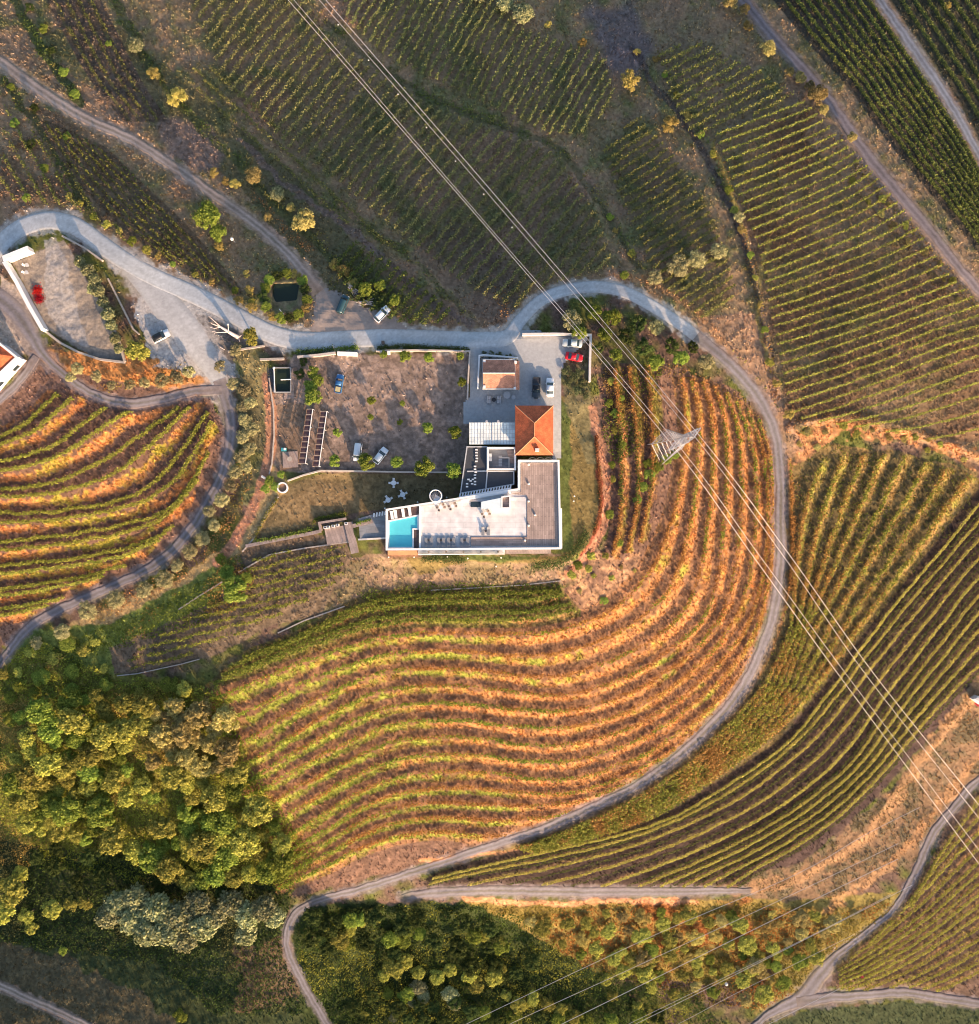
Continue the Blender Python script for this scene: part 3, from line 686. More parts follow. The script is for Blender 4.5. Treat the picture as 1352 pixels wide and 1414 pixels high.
# ------------------------------------------------------------------ terrain mesh
fine_x = np.arange(-120, 1473, 1.7); fine_y = np.arange(-120, 1535, 1.7)
def ext(a):
    lo = a[0] - np.array([2600, 1500, 900, 520, 300, 160, 80, 35, 12]); hi = a[-1] + np.array([12, 35, 80, 160, 300, 520, 900, 1500, 2600])
    return np.r_[lo, a, hi]
ex, ey = ext(fine_x), ext(fine_y)
TX, TY = np.meshgrid(ex, ey)
tz = bil(Z, np.clip(TX, -150, 1500) + M, np.clip(TY, -150, 1560) + M)
k = S * (1 - tz / HC)
V = np.stack([(TX - CX) * k, (CY - TY) * k, tz], -1).reshape(-1, 3)
ny, nx = TX.shape
I = np.arange(nx * ny).reshape(ny, nx)
F = np.stack([I[:-1, :-1], I[1:, :-1], I[1:, 1:], I[:-1, 1:]], -1).reshape(-1, 4)
me = bpy.data.meshes.new('terrain')
me.vertices.add(len(V)); me.vertices.foreach_set('co', V.astype(np.float32).ravel())
me.loops.add(F.size); me.loops.foreach_set('vertex_index', F.astype(np.int32).ravel())
me.polygons.add(len(F)); me.polygons.foreach_set('loop_start', np.arange(len(F), dtype=np.int32) * 4); me.polygons.foreach_set('loop_total', np.full(len(F), 4, np.int32))
me.update(calc_edges=True)
me.polygons.foreach_set('use_smooth', np.ones(len(F), bool))
at = me.color_attributes.new('Col', 'FLOAT_COLOR', 'POINT')
cc = np.ones((len(V), 4), np.float32); cc[:, :3] = bil(C, np.clip(TX, -150, 1500) + M, np.clip(TY, -150, 1560) + M).reshape(-1, 3)
at.data.foreach_set('color', cc.ravel())
me.materials.append(MT['ground'])
o = bpy.data.objects.new('terrain', me); COL.objects.link(o); tag(o, kind='structure', label='terraced hillside of soil and dry grass')

# ------------------------------------------------------------------ roads
def grid_surface(name, A, B, nu, cols, lift, matname='road', label=None):
    """A, B: left/right px edges (n,2)"""
    n = len(A); t = np.linspace(0, 1, nu)
    P = A[:, None, :] * (1 - t)[None, :, None] + B[:, None, :] * t[None, :, None]
    G = gpos(P[..., 0], P[..., 1], lift)
    if nu > 2: G[:, 0, 2] -= .16; G[:, -1, 2] -= .16
    V = G.reshape(-1, 3); I = np.arange(n * nu).reshape(n, nu)
    F = np.stack([I[:-1, :-1], I[:-1, 1:], I[1:, 1:], I[1:, :-1]], -1).reshape(-1, 4)
    me = bpy.data.meshes.new(name); me.from_pydata(V.tolist(), [], F.tolist()); me.update()
    me.polygons.foreach_set('use_smooth', np.ones(len(F), bool))
    a = me.color_attributes.new('Col', 'FLOAT_COLOR', 'POINT'); cc = np.ones((len(V), 4), np.float32); cc[:, :3] = cols.reshape(-1, 3); a.data.foreach_set('color', cc.ravel())
    me.materials.append(MT[matname]); o = bpy.data.objects.new(name, me); COL.objects.link(o)
    if V[0, 2] is not None and np.cross(V[1] - V[0], V[nu] - V[0])[2] < 0: me.flip_normals()
    tag(o, kind='structure', label=label); return o
for ri, (nm, (cv, kind)) in enumerate(road_curves.items()):
    c = resample(cv, int(len(cv) * 2.2)); tg = np.gradient(c[:, :2], axis=0); tg /= np.linalg.norm(tg, axis=1)[:, None]; nn = np.stack([-tg[:, 1], tg[:, 0]], 1)
    n = len(c)
    jig = np.convolve(rng.normal(size=n + 8), np.ones(5) / 5, 'same')[:n]; jig2 = np.convolve(rng.normal(size=n + 8), np.ones(5) / 5, 'same')[:n]
    amt = .3 if kind in ('asphalt', 'lane') else 1.1
    A = c[:, :2] + nn * (c[:, 2:3] / 2 + jig[:, None] * amt); B = c[:, :2] - nn * (c[:, 2:3] / 2 + jig2[:, None] * amt)
    nu = 13; t = np.linspace(-1, 1, nu)
    base = np.array(GCOL[kind]); cols = np.zeros((n, nu, 3), np.float32)
    tr = np.exp(-((np.abs(t) - .45) / .17) ** 2)      # wheel tracks
    mid = np.exp(-(t / .2) ** 2)
    wob = np.convolve(rng.normal(size=n + 40), np.ones(30) / 30, 'same')[:n] * 1.6
    lowf = np.convolve(rng.normal(size=n + 60), np.ones(14) / 14, 'same')[:n] * .28 + np.convolve(rng.normal(size=n + 60), np.ones(4) / 4, 'same')[:n] * .07
    for j in range(nu):
        v = 1 + (.10 * tr[j] if kind in ('asphalt', 'lane') else .28 * tr[j] - .18 * mid[j] * (1 + wob)) - .1 * (abs(t[j]) ** 6) + rng.normal(size=n) * .05 + lowf * (.5 if kind in ('asphalt', 'lane') else 1)
        cols[:, j] = base * np.clip(v, .4, 1.6)[:, None] if np.ndim(v) else base * v
    if kind in ('gravel', 'dirt'):
        grn = np.array((.16,.14,.08)); g = (mid[None, :] * .3 * (1 + wob[:, None])).clip(0, .6)[..., None] + (np.abs(t) ** 8 * .35)[None, :, None]
        cols = cols * (1 - g) + grn * g
    und = np.stack([cpx(A[:, 0] * (1 - q) + B[:, 0] * q, A[:, 1] * (1 - q) + B[:, 1] * q) for q in (t + 1) / 2], 1)
    eg = np.clip((np.abs(t) - (.80 if kind in ('asphalt', 'lane') else .45)) / (.2 if kind in ('asphalt', 'lane') else .5), 0, 1)[None, :] * (1 if kind not in ('asphalt',) else .8)
    eg = np.clip(eg + (rng.random((n, nu)) - .5) * .5 * (eg > 0), 0, 1)
    ends = np.minimum(np.arange(n), np.arange(n)[::-1])[:, None] * 1.0; eg = np.maximum(eg, np.clip(1 - ends / 14, 0, 1))[..., None]
    cols = cols * (1 - eg) + und * eg
    grid_surface(nm, A, B, nu, cols, .075 + .010 * ri, label=nm.replace('_', ' '))
def apron(name, poly, col, lift, label):
    m = polymask(poly); P = np.array(poly, float)
    x0, y0 = P.min(0); x1, y1 = P.max(0)
    gx, gy = np.meshgrid(np.arange(x0, x1 + 3, 3), np.arange(y0, y1 + 3, 3))
    ins = m[(gy + M).astype(int), (gx + M).astype(int)]
    idx = -np.ones(gx.shape, int); G = gpos(gx, gy, lift); fs = []; vs = []; cs = []
    keep = ins[:-1, :-1] | ins[1:, :-1] | ins[:-1, 1:] | ins[1:, 1:]
    for a, b in zip(*np.where(keep)):
        q = []
        for (i, j) in ((a, b), (a + 1, b), (a + 1, b + 1), (a, b + 1)):
            if idx[i, j] < 0:
                idx[i, j] = len(vs); vs.append(G[i, j].tolist()); cs.append(np.array(col) * (1 + random.gauss(0, .02)))
            q.append(int(idx[i, j]))
        fs.append(q)
    me = bpy.data.meshes.new(name); me.from_pydata(vs, [], fs); me.update()
    a = me.color_attributes.new('Col', 'FLOAT_COLOR', 'POINT'); cc = np.ones((len(vs), 4), np.float32); cc[:, :3] = np.array(cs); a.data.foreach_set('color', cc.ravel())
    me.materials.append(MT['road']); o = bpy.data.objects.new(name, me); COL.objects.link(o); tag(o, kind='structure', label=label)
apron('parking_apron', [(700,462),(720,456),(812,466),(776,500),(772,545),(773,632),(764,634),(762,562),(712,562),(712,585),(640,585),(640,560),(650,550),(650,470)], (.38,.39,.40), .05, 'paved car park and forecourt beside the houses')
apron('roadside_layby', [(440,398),(468,405),(500,425),(545,440),(560,455),(430,458)], (.33,.27,.235), .06, 'dusty layby above the road')

# ------------------------------------------------------------------ vine rows
def ordinal(n):
    a = ['zeroth','first','second','third','fourth','fifth','sixth','seventh','eighth','ninth','tenth','eleventh','twelfth','thirteenth','fourteenth','fifteenth','sixteenth','seventeenth','eighteenth','nineteenth']
    t = {2:'twent',3:'thirt',4:'fort',5:'fift',6:'sixt',7:'sevent',8:'eight',9:'ninet'}
    if n < 20: return a[n]
    if n < 100: return t[n // 10] + ('ieth' if n % 10 == 0 else 'y-' + a[n % 10])
    return str(n) + 'th'
VF = {  # key: (description, colours (low, high), leaves per m, width, height, gap, group, size)
 'main': ('curved vine row on the sunlit main terraces, %s below the white building', ((.12,.18,.03),(.35,.39,.06)), 28, .8, 1.2, .40, 'vine rows on the main terraces', .34),
 'wing': ('vine row beside the pylon, %s east of the curved path', ((.09,.12,.03),(.22,.22,.05)), 24, .8, 1.3, .2, 'vine rows beside the pylon', .36),
 'brow': ('leafy green vine row just under the garden edge, %s from it', ((.10,.14,.03),(.24,.25,.05)), 28, .9, 1.1, .15, 'vine rows under the garden edge', .36),
 'left': ('vine row on the left hand terraces, %s from their top', ((.15,.19,.04),(.42,.40,.08)), 34, .75, 1.2, .16, 'vine rows on the left terraces', .34),
 'slope': ('thin yellow green vine row on dark soil, %s below the scrub slope', ((.34,.33,.08),(.66,.56,.16)), 30, .20, 1.3, .02, 'vine rows on the dark lower slope', .32),
 'scrubby': ('overgrown vine row on the orange scrub slope, %s east of the gravel track', ((.15,.18,.04),(.42,.38,.08)), 22, .7, 1.5, .32, 'overgrown vine rows on the scrub slope', .42),
 'valley': ('straight vine row by the lower right tracks, %s from the corner of the path', ((.26,.27,.06),(.56,.48,.12)), 26, .24, 1.2, .05, 'vine rows in the lower right corner', .32),
 'upper_right': ('short vine row of the upper right vineyard, %s from its top', ((.18,.21,.05),(.46,.44,.11)), 22, .42, 1.3, .30, 'vine rows of the upper right vineyard', .32),
 'ridge': ('long vine row between the two upper right tracks, %s from the ridge track', ((.11,.14,.04),(.32,.34,.09)), 22, .38, 1.2, .08, 'vine rows between the upper tracks', .34),
 'corner': ('long vine row beyond the top right track, %s out from it', ((.10,.125,.04),(.26,.28,.08)), 22, .38, 1.2, .08, 'vine rows beyond the top right track', .34),
 'far_left': ('sparse vine row above the dirt track, %s from the right', ((.12,.13,.04),(.26,.24,.07)), 7, .5, 1.1, .5, 'sparse vine rows above the dirt track', .34),
 'under_track': ('vine row between dirt track and road bend, %s from the right', ((.08,.10,.03),(.26,.25,.06)), 9, .5, 1.1, .48, 'vine rows between track and road bend', .34),
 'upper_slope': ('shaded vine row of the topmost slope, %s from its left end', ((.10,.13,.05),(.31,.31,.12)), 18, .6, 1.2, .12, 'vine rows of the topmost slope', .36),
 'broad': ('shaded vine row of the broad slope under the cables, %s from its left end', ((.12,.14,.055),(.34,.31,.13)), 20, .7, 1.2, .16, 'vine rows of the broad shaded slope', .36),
 'hollow': ('vine row in the hollow above the road bend, %s from the left', ((.10,.12,.04),(.34,.30,.10)), 18, .6, 1.2, .25, 'vine rows in the hollow', .36),
 'patchy': ('patchy fading vine row above the upper right vineyard, %s from the left', ((.14,.17,.05),(.42,.38,.12)), 18, .7, 1.2, .36, 'patchy vine rows above the upper right vineyard', .36),
 'strip': ('broken vine row in the strip left of the broad slope, %s from its upper edge', ((.10,.12,.04),(.30,.28,.10)), 13, .7, 1.1, .4, 'broken vine rows left of the broad slope', .36),
 'edge': ('thin dry vine row above the bend at the left edge, %s from the left', ((.10,.13,.04),(.34,.32,.09)), 12, .7, 1.1, .45, 'thin vine rows above the left road bend', .36),
 'roadside': ('leafy dark vine row above the road, %s from the left', ((.06,.09,.025),(.20,.22,.06)), 20, .9, 1.3, .25, 'vine rows above the road', .36),
 'garden': ('short vine row in the kitchen plot below the lawn, %s from its top', ((.11,.14,.03),(.32,.31,.07)), 20, .7, 1.0, .42, 'vine rows in the kitchen plot', .34),
}
cnt = {}
for pts, key in rows:
    faint = key == 'slope' and cnt.get(key, 0) % 2 == 1
    desc, (c0, c1), dens, wid, hgt, gap, grp, sz = VF[key]
    seg = gpos(pts[:, 0], pts[:, 1]); Ln = np.linalg.norm(np.diff(seg, axis=0), axis=1).sum()
    if faint: dens *= .35; c0 = (.07,.08,.03); c1 = (.15,.16,.05); gap = .3
    n = int(Ln * dens * 1.6)
    if n < 20: continue
    t = rng.random(n) * (len(pts) - 1); i = t.astype(int).clip(0, len(pts) - 2); f = (t - i)[:, None]
    q = pts[i] * (1 - f) + pts[i + 1] * f
    tg = pts[i + 1] - pts[i]; tg = tg / (np.linalg.norm(tg, axis=1)[:, None] + 1e-9); nn = np.stack([-tg[:, 1], tg[:, 0]], 1)
    wob = (bil(N24, q[:, 0] + M, q[:, 1] + M) - .5) * 5 + (bil(N8, q[:, 0] + M, q[:, 1] + M) - .5) * 3
    if key in ('slope', 'valley', 'ridge', 'corner', 'upper_right'): wob *= .45
    q = q + nn * (rng.normal(size=n) * wid * .33 / S + wob)[:, None]
    keep = ~in_road(q[:, 0], q[:, 1])
    g = bil(N8, q[:, 0] + M + 37, q[:, 1] + M + 11) * .6 + bil(N24, q[:, 0] + M, q[:, 1] + M) * .4
    vig = np.clip((g - (gap - .28) - .18) / .22, 0, 1)
    keep &= rng.random(n) < np.clip(vig * 1.15, .2, 1)
    keep &= (q[:, 0] > -115) & (q[:, 0] < 1465) & (q[:, 1] > -115) & (q[:, 1] < 1525)
    q = q[keep]
    if len(q) < 12: continue
    hh = rng.random(len(q)) ** .7 * hgt * (.6 + .5 * vig[keep]) + .2
    P = gpos(q[:, 0], q[:, 1]); P[:, 2] += hh
    cm = rng.random(len(P)); n6 = bil(N60, q[:, 0] + M, q[:, 1] + M)
    cm = np.clip(cm * .7 + n6 * .5 - .1, 0, 1)[:, None]
    col = (np.array(c0) * (1 - cm) + np.array(c1) * cm) * (.8 + .4 * rng.random((len(P), 1)))
    if key in ('main', 'wing'):
        dry = (n6 + rng.random(len(P)) * .35 + np.clip((q[:, 0] - 560) / 900, -.12, .12) > .66)[:, None]; col = np.where(dry, np.array((.42,.21,.07)) * (.7 + .5 * rng.random((len(P), 1))), col)
    if key == 'scrubby':
        dry = (n6 * .5 + bil(N24, q[:, 0] + M, q[:, 1] + M) * .5 + rng.random(len(P)) * .25 > .62)[:, None]; col = np.where(dry, np.array((.40,.22,.075)) * (.7 + .5 * rng.random((len(P), 1))), col)
    org = P.mean(0); org[2] = P[:, 2].min()
    o = fastmesh('vine_row', leaf_verts(P - org, sz * (.6 + .8 * rng.random(len(P)))), 4, col, 'vine')
    o.location = org
    cnt[key] = cnt.get(key, 0) + 1
    tag(o, desc % ordinal(cnt[key]), 'vine row', grp)

# ------------------------------------------------------------------ ground cover (nobody could count it)
def scatter(name, label, cat, density, weight, hgt, size, colf, up=.1, clump=None, tri=False):
    """weight: raster 0..1; density per m2"""
    area = S * S
    w = weight * density * area * 1.15
    cnt_ = rng.poisson(np.clip(w, 0, 50))
    yi, xi = np.nonzero(cnt_); rep = cnt_[yi, xi]
    px = np.repeat(xi, rep) - M + rng.random(rep.sum()); py = np.repeat(yi, rep) - M + rng.random(rep.sum())
    P = gpos(px, py); n = len(P)
    h = hgt * rng.random(n)
    if clump is not None: h = h * .35 + clump[(py + M).astype(int), (px + M).astype(int)]
    P[:, 2] += h
    col = colf(px, py, n)
    s = size * (.6 + .8 * rng.random(n))
    if tri:
        a = rng.random(n) * 2 * math.pi; b = np.stack([np.cos(a), np.sin(a), np.zeros(n)], 1) * (s * .5)[:, None]
        lean = np.stack([rng.normal(size=n) * .35, rng.normal(size=n) * .35, np.ones(n)], 1) * (s * (.8 + .7 * rng.random(n)))[:, None]
        P[:, 2] -= .04
        V = np.stack([P - b, P + b, P + lean], 1).reshape(-1, 3); o = fastmesh(name, V, 3, col, 'cover')
    else:
        o = fastmesh(name, leaf_verts(P, s, up), 4, col, 'cover')
    tag(o, label, cat, kind='stuff'); return o
frame = ((PXG > -60) & (PXG < 1412) & (PYG > -60) & (PYG < 1474)).astype(np.float32)
keepout = np.zeros((GH, GW), np.float32)
for poly in [[(14,362),(60,335),(88,330),(140,420),(175,500),(130,495),(66,458)],[(645,465),(820,462),(778,505),(776,760),(772,770),(530,770),(484,765),(440,755),(440,715),(533,700),(600,675),(636,650),(640,560)],[(196,415),(262,415),(312,500),(305,535),(282,505),(212,490)],[(440,398),(500,420),(560,440),(560,475),(430,470)],[(376,505),(404,505),(404,545),(376,545)]]:
    keepout = np.maximum(keepout, polymask(poly))
allow = frame * (1 - keepout) * (1 - np.clip(ROADMASK * 1.4 - .3, 0, 1))
yard = polymask([(405,490),(648,488),(646,652),(352,744),(378,540)]).astype(np.float32); lawn = polymask([(773,545),(812,560),(826,640),(826,700),(812,745),(785,775),(580,790),(560,770),(772,768)]).astype(np.float32)
def gcol(k=1.15, j=.3):
    def f(px, py, n): return cpx(px, py) * (k * (1 - j + 2 * j * rng.random((n, 1))))
    return f
soilm = 1 - np.clip(BANK * 1.2, 0, 1)
scatter('dry_grass', 'dry straw coloured grass on the terrace banks', 'dry grass', 8.0, BANK * allow * sharp(N8 + .2, .3, .7), .15, .36, gcol(1.2, .5), tri=True)
scatter('weeds', 'weeds and rough grass over the fields and verges', 'weeds', 4.5, allow * (1 - BANK) * (1 - yard * .75) * (1 - lawn * .8) * (1 + .8 * north) * sharp(N8 * .5 + N3 * .3 + N24 * .2, .36, .60), .12, .34, gcol(1.3, .6), tri=True)
# dense undergrowth in the woods
def pm(poly, r=1.2): return ragged(poly, r)
woodL = pm([(-70,915),(60,885),(160,935),(300,945),(345,1050),(410,1150),(440,1180),(400,1222),(200,1215),(-70,1180)])
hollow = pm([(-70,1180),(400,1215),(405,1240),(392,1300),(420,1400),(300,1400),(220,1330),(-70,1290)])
woodM = pm([(425,1255),(560,1248),(640,1248),(720,1262),(800,1330),(960,1370),(1010,1440),(470,1440),(412,1330),(410,1280)])
scrubR = pm([(640,1250),(1040,1246),(1130,1262),(1240,1240),(1245,1265),(1140,1330),(1080,1395),(980,1385),(800,1330),(710,1262)])
bump = np.clip(N24 * 1.6 - .5, 0, 1) * 1.6 * (.6 + .8 * N8)
def wcol(a, b, hot, thr=.6):
    def f(px, py, n):
        x = px + M; y = py + M; q = np.clip(bil(N24, x, y) * .6 + bil(N60, x, y) * .6 - .15 + rng.random(n) * .3 - .1, 0, 1)[:, None]
        c = np.array(a) * (1 - q) + np.array(b) * q; h = (bil(N60, x + 3, y) + rng.random(n) * .15 > thr)[:, None]
        return np.where(h, np.array(hot), c) * (.7 + .6 * rng.random((n, 1)))
    return f
scatter('undergrowth', 'dense green and yellow undergrowth of the left wood', 'undergrowth', 13, woodL * allow, .5, .42, wcol((.16,.21,.035), (.42,.42,.07), (.42,.30,.09), .64), clump=bump)
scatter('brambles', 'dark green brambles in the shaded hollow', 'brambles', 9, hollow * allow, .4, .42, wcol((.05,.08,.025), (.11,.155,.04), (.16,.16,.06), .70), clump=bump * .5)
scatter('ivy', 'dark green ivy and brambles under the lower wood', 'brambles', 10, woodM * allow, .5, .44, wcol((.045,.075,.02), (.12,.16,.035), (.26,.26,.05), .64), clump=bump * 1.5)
scatter('heather', 'orange and ochre scrub on the lower right bank', 'scrub', 10, scrubR * allow, .5, .40, wcol((.15,.14,.03), (.38,.28,.06), (.40,.17,.05), .60), clump=bump * .9)
scr = pm([(1092,640),(1150,612),(1352,655),(1352,682),(1300,745),(1200,858),(1070,1028),(900,1128),(700,1176),(800,1135),(960,1050),(1040,960),(1090,850)], 1)
scatter('scrub', 'orange and olive scrub between the track and the lower rows', 'scrub', 6, scr * allow * np.where(PYG > 930, .45, 1) * sharp(N24 * .5 + N8 * .5, .44, .58), .5, .38, wcol((.09,.12,.03), (.32,.30,.07), (.38,.22,.08), .70), clump=bump * .5)
tang = np.maximum.reduce([pm([(490,818),(560,806),(700,806),(772,804),(775,838),(640,845),(520,850)]), pm([(830,505),(912,505),(905,600),(850,640),(828,600)]) * .8, pm([(120,870),(210,838),(300,790),(330,760),(350,800),(330,840),(160,895),(60,915)])])
scatter('bank_scrub', 'patchy brown scrub on the bank between the two lower right tracks', 'scrub', 5, pm([(960,1228),(1110,1192),(1230,1092),(1352,935),(1352,1060),(1290,1150),(1140,1250),(1040,1238)], 1) * allow * sharp(N24 * .5 + N8 * .5, .42, .56), .4, .36, wcol((.10,.10,.04), (.24,.17,.07), (.34,.19,.08), .6), clump=bump * .4)
scatter('bramble_patch', 'bright green leafy tangle below the garden and beside the terraces', 'brambles', 10, tang * allow, .4, .38, wcol((.08,.12,.02), (.22,.26,.05), (.34,.22,.07), .66), clump=bump * .6)
ditch = np.zeros((GH, GW), np.float32)
def dstrip(pts, w, rag=1.2):
    d = stripdist(catmull(pts, 6), w * 2 + 8); ix = np.clip(PXG + M + WX * rag, 0, GW - 1).astype(int); iy = np.clip(PYG + M + WY * rag, 0, GH - 1).astype(int)
    return (d[iy, ix] < w / 2).astype(np.float32)
for pts, w in [([(440,20),(520,88),(600,136),(690,168),(770,205),(810,245),(850,310),(885,370)], 11), ([(150,-20),(220,110),(310,205),(400,290),(480,372),(540,428)], 15), ([(380,235),(480,298),(560,352),(640,430)], 9), ([(20,-10),(60,70),(100,130)], 15), ([(5,110),(60,190),(100,270),(118,300)], 13), ([(170,230),(230,320),(290,400),(330,430)], 8), ([(905,60),(950,150),(990,230),(1005,300)], 8), ([(465,385),(520,430),(600,450),(640,456)], 22), ([(940,440),(990,470),(1040,520),(1070,560)], 8)]:
    ditch = np.maximum(ditch, dstrip(pts, w))
scatter('hedgerow_scrub', 'dark green scrub along the ditches of the shaded slope', 'scrub', 7, ditch * allow * sharp(N8 * .6 + N24 * .4, .42, .58), .5, .36, wcol((.07,.10,.03), (.17,.22,.055), (.30,.27,.08), .62), clump=bump * .5)
gold = np.zeros((GH, GW), np.float32)
for pts, w in [([(985,200),(1010,268),(1026,330),(1042,395),(1058,480),(1068,550)], 12), ([(1092,592),(1160,576),(1250,592),(1352,628)], 16), ([(470,370),(500,390),(520,400)], 14), ([(345,265),(380,300),(425,345)], 10), ([(110,545),(180,528),(265,505)], 16), ([(1105,660),(1090,730)], 10), ([(340,620),(315,720),(250,785),(130,850)], 22), ([(1180,230),(1250,300),(1345,420)], 20), ([(690,400),(700,440),(720,425)], 16), ([(900,505),(960,520),(1030,560),(1055,610)], 16)]:
    gold = np.maximum(gold, dstrip(pts, w))
scatter('golden_scrub', 'golden dry scrub along banks and verges', 'scrub', 6, gold * allow * sharp(N8 + .2, .4, .6), .4, .34, wcol((.22,.20,.05), (.42,.27,.09), (.46,.24,.10), .55), clump=bump * .3)

# ------------------------------------------------------------------ trees
def crown_mesh(name, Rr, Hh, base, leaves, c0, c1, lobes, size, lobe=.29, flat=1.0):
    P = []; Nn = []
    per = leaves // lobes
    for i in range(lobes):
        u = rng.random(); a = rng.random() * 2 * math.pi; rr = Rr * (1 - lobe * .75) * math.sqrt(u) * (.85 + .3 * rng.random())
        cz = base + Hh * (.35 + .5 * math.sqrt(max(0, 1 - (rr / Rr) ** 2)) * (.6 + .5 * rng.random()))
        c = np.array([rr * math.cos(a), rr * math.sin(a), cz])
        d = rng.normal(size=(per, 3)); d[:, 2] = d[:, 2] * .8 + .35; d /= np.linalg.norm(d, axis=1)[:, None]
        lr = Rr * lobe * (.6 + .6 * rng.random())
        P.append(c + d * lr * (.25 + 1.0 * rng.random((per, 1)) ** .8) * np.array([1, 1, .75 * flat])); Nn.append(d)
    P = np.vstack(P); Nn = np.vstack(Nn)
    q = rng.random((len(P), 1)); col = (np.array(c0) * (1 - q) + np.array(c1) * q)
    o = fastmesh(name, leaf_verts(P, size * (.6 + .8 * rng.random(len(P))), .2, Nn), 4, col, 'leaf')
    return o
def trunk_mb(Rr, base, Hh):
    m = MB(); lean = rng.normal(size=2) * .15
    top = (lean[0], lean[1], base + Hh * .25)
    m.tube((0, 0, -.4), top, .07 * Rr + .08, 8, .045 * Rr + .05)
    for k in range(5):
        a = k * 2 * math.pi / 5 + rng.random(); m.tube(top, (top[0] + math.cos(a) * Rr * .5, top[1] + math.sin(a) * Rr * .5, base + Hh * (.5 + .2 * rng.random())), .03 * Rr + .04, 6, .02)
    return m
# species: R = 1 unit crowns are modelled at 3 m radius and scaled
SPEC = {
 'olive_tree': (((.22,.21,.10),(.50,.43,.23)), 3400, 26, .30, 3.4, 'olive tree'),
 'silver_tree': (((.16,.18,.08),(.46,.44,.23)), 3600, 60, .50, 4.0, 'silver leaved tree'),
 'ochre_tree': (((.17,.185,.04),(.50,.44,.10)), 3600, 24, .36, 5.0, 'tree'),
 'green_tree': (((.12,.17,.03),(.34,.38,.07)), 3600, 22, .36, 4.6, 'tree'),
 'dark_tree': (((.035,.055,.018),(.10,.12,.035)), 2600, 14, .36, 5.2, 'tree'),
 'golden_tree': (((.32,.26,.07),(.52,.38,.13)), 2600, 14, .30, 3.6, 'tree'),  # sunlight on the lone upper slope crowns is put into this gold
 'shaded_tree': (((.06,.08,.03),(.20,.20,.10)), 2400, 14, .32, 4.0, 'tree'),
 'brown_tree': (((.24,.19,.07),(.52,.41,.16)), 3400, 26, .36, 4.6, 'tree'),
}
protos = {}
for sp, ((c0, c1), nl, lb, sz, hh, cat) in SPEC.items():
    protos[sp] = []
    for v in range(3):
        base = hh * .28
        e = empty(sp, (0, 0, 0))
        trunk_mb(3.0, base, hh).link('trunk', 'bark', e)
        cr = crown_mesh('crown', 3.0, hh * .75, base, nl, c0, c1, lb + v * 3, sz, flat=1.0); cr.parent = e
        protos[sp].append(e)
used = {}
tree_log = []
def tree(sp, px, py, rpx, label=None, group=None, hs=1.0, cat=None):
    v = rng.integers(3); p = protos[sp][v]; key = (sp, v)
    if key in used: p = copy_tree(p)
    used[key] = True
    r = rpx * S * (1 - zpx(px, py) / HC)
    # the crown centre sits where the photo shows it: place the foot a little inwards
    hcr = SPEC[sp][4] * .6 * (float(r) / 3.0) * hs
    gx, gy, gz = g1(px, py); kk = (HC - gz - hcr) / (HC - gz)
    p.location = (gx * kk, gy * kk, gz if True else 0)
    s = float(r) / 3.0; p.scale = (s, s, s * hs); p.rotation_euler = (0, 0, rng.random() * 6.28)
    tag(p, label, cat or SPEC[sp][5], group); tree_log.append((p, px, py)); return p
def label_series(objs, text, axis=0):
    objs.sort(key=lambda t: t[1 + axis])
    for i, (o, *_r) in enumerate(objs): o['label'] = text % ordinal(i + 1)
def series(sp_list, pts, text, group, axis=0, hs=1.0):
    out = []
    for i, q in enumerate(pts):
        sp = sp_list if isinstance(sp_list, str) else (q[3] if len(q) > 3 else sp_list[i % len(sp_list)])
        out.append((tree(sp, q[0], q[1], q[2], None, group, hs), q[0], q[1]))
    label_series(out, text, axis); return out
series('golden_tree', [(213,103,11),(245,134,15),(870,111,16),(803,60,8),(924,171,13),(757,35,6)], 'tree with sunlit gold put into its leaf colour, alone on the shaded upper slope, %s from the left', 'golden trees on the upper slope')
series('silver_tree', [(187,62,11),(722,20,14),(698,6,11),(383,268,10),(662,-6,10)], 'grey green tree on the shaded upper slope, %s from the left', 'grey green trees on the upper slope')
series('brown_tree', [(351,243,13),(420,305,17),(371,300,7),(402,287,7)], 'sandy brown tree right of the dirt track, %s from the left', 'sandy trees by the dirt track')
series('brown_tree', [(1061,68,12),(1128,132,15),(1105,108,9),(1090,100,7),(1008,3,12),(1176,190,8),(1137,152,8),(1118,120,8),(1028,14,8)], 'sandy bush like tree left of the ridge track, %s from the left', 'trees along the ridge track')
tree('golden_tree', 1032, 37, 8, 'small yellow green tree left of the ridge track near the top edge')
tree('golden_tree', 1309, 8, 6, 'tiny yellow tree in the top right corner of the rows')
series('olive_tree', [(992,348,13),(935,368,16),(962,358,13),(903,384,11),(1020,300,8)], 'pale olive tree in the hollow above the road bend, %s from the left', 'pale trees above the road bend')
series(['olive_tree','green_tree','dark_tree'], [(788,443,14),(845,440,13),(880,447,13),(905,452,11),(822,432,11),(866,465,12,'dark_tree'),(890,480,13,'dark_tree'),(925,478,12,'dark_tree'),(940,495,11,'green_tree'),(975,500,13),(955,480,9,'dark_tree'),(800,460,10,'green_tree'),(835,462,11,'green_tree'),(850,490,10,'green_tree'),(905,500,12,'green_tree'),(826,480,8,'dark_tree')], 'tree inside the loop of the road, %s from the left', 'trees inside the road loop', hs=1.3)
series('golden_tree', [(1088,572,9),(1072,530,7)], 'small pale tree beside the gravel track, %s from the left', 'small trees beside the gravel track')
tree('green_tree', 288, 300, 20, 'large yellow green tree beside the dirt track'); tree('green_tree', 302, 322, 13, 'green tree just below the large yellow green one by the dirt track')
tree('golden_tree', 303, 340, 8, 'small golden tree below the two green ones by the dirt track')
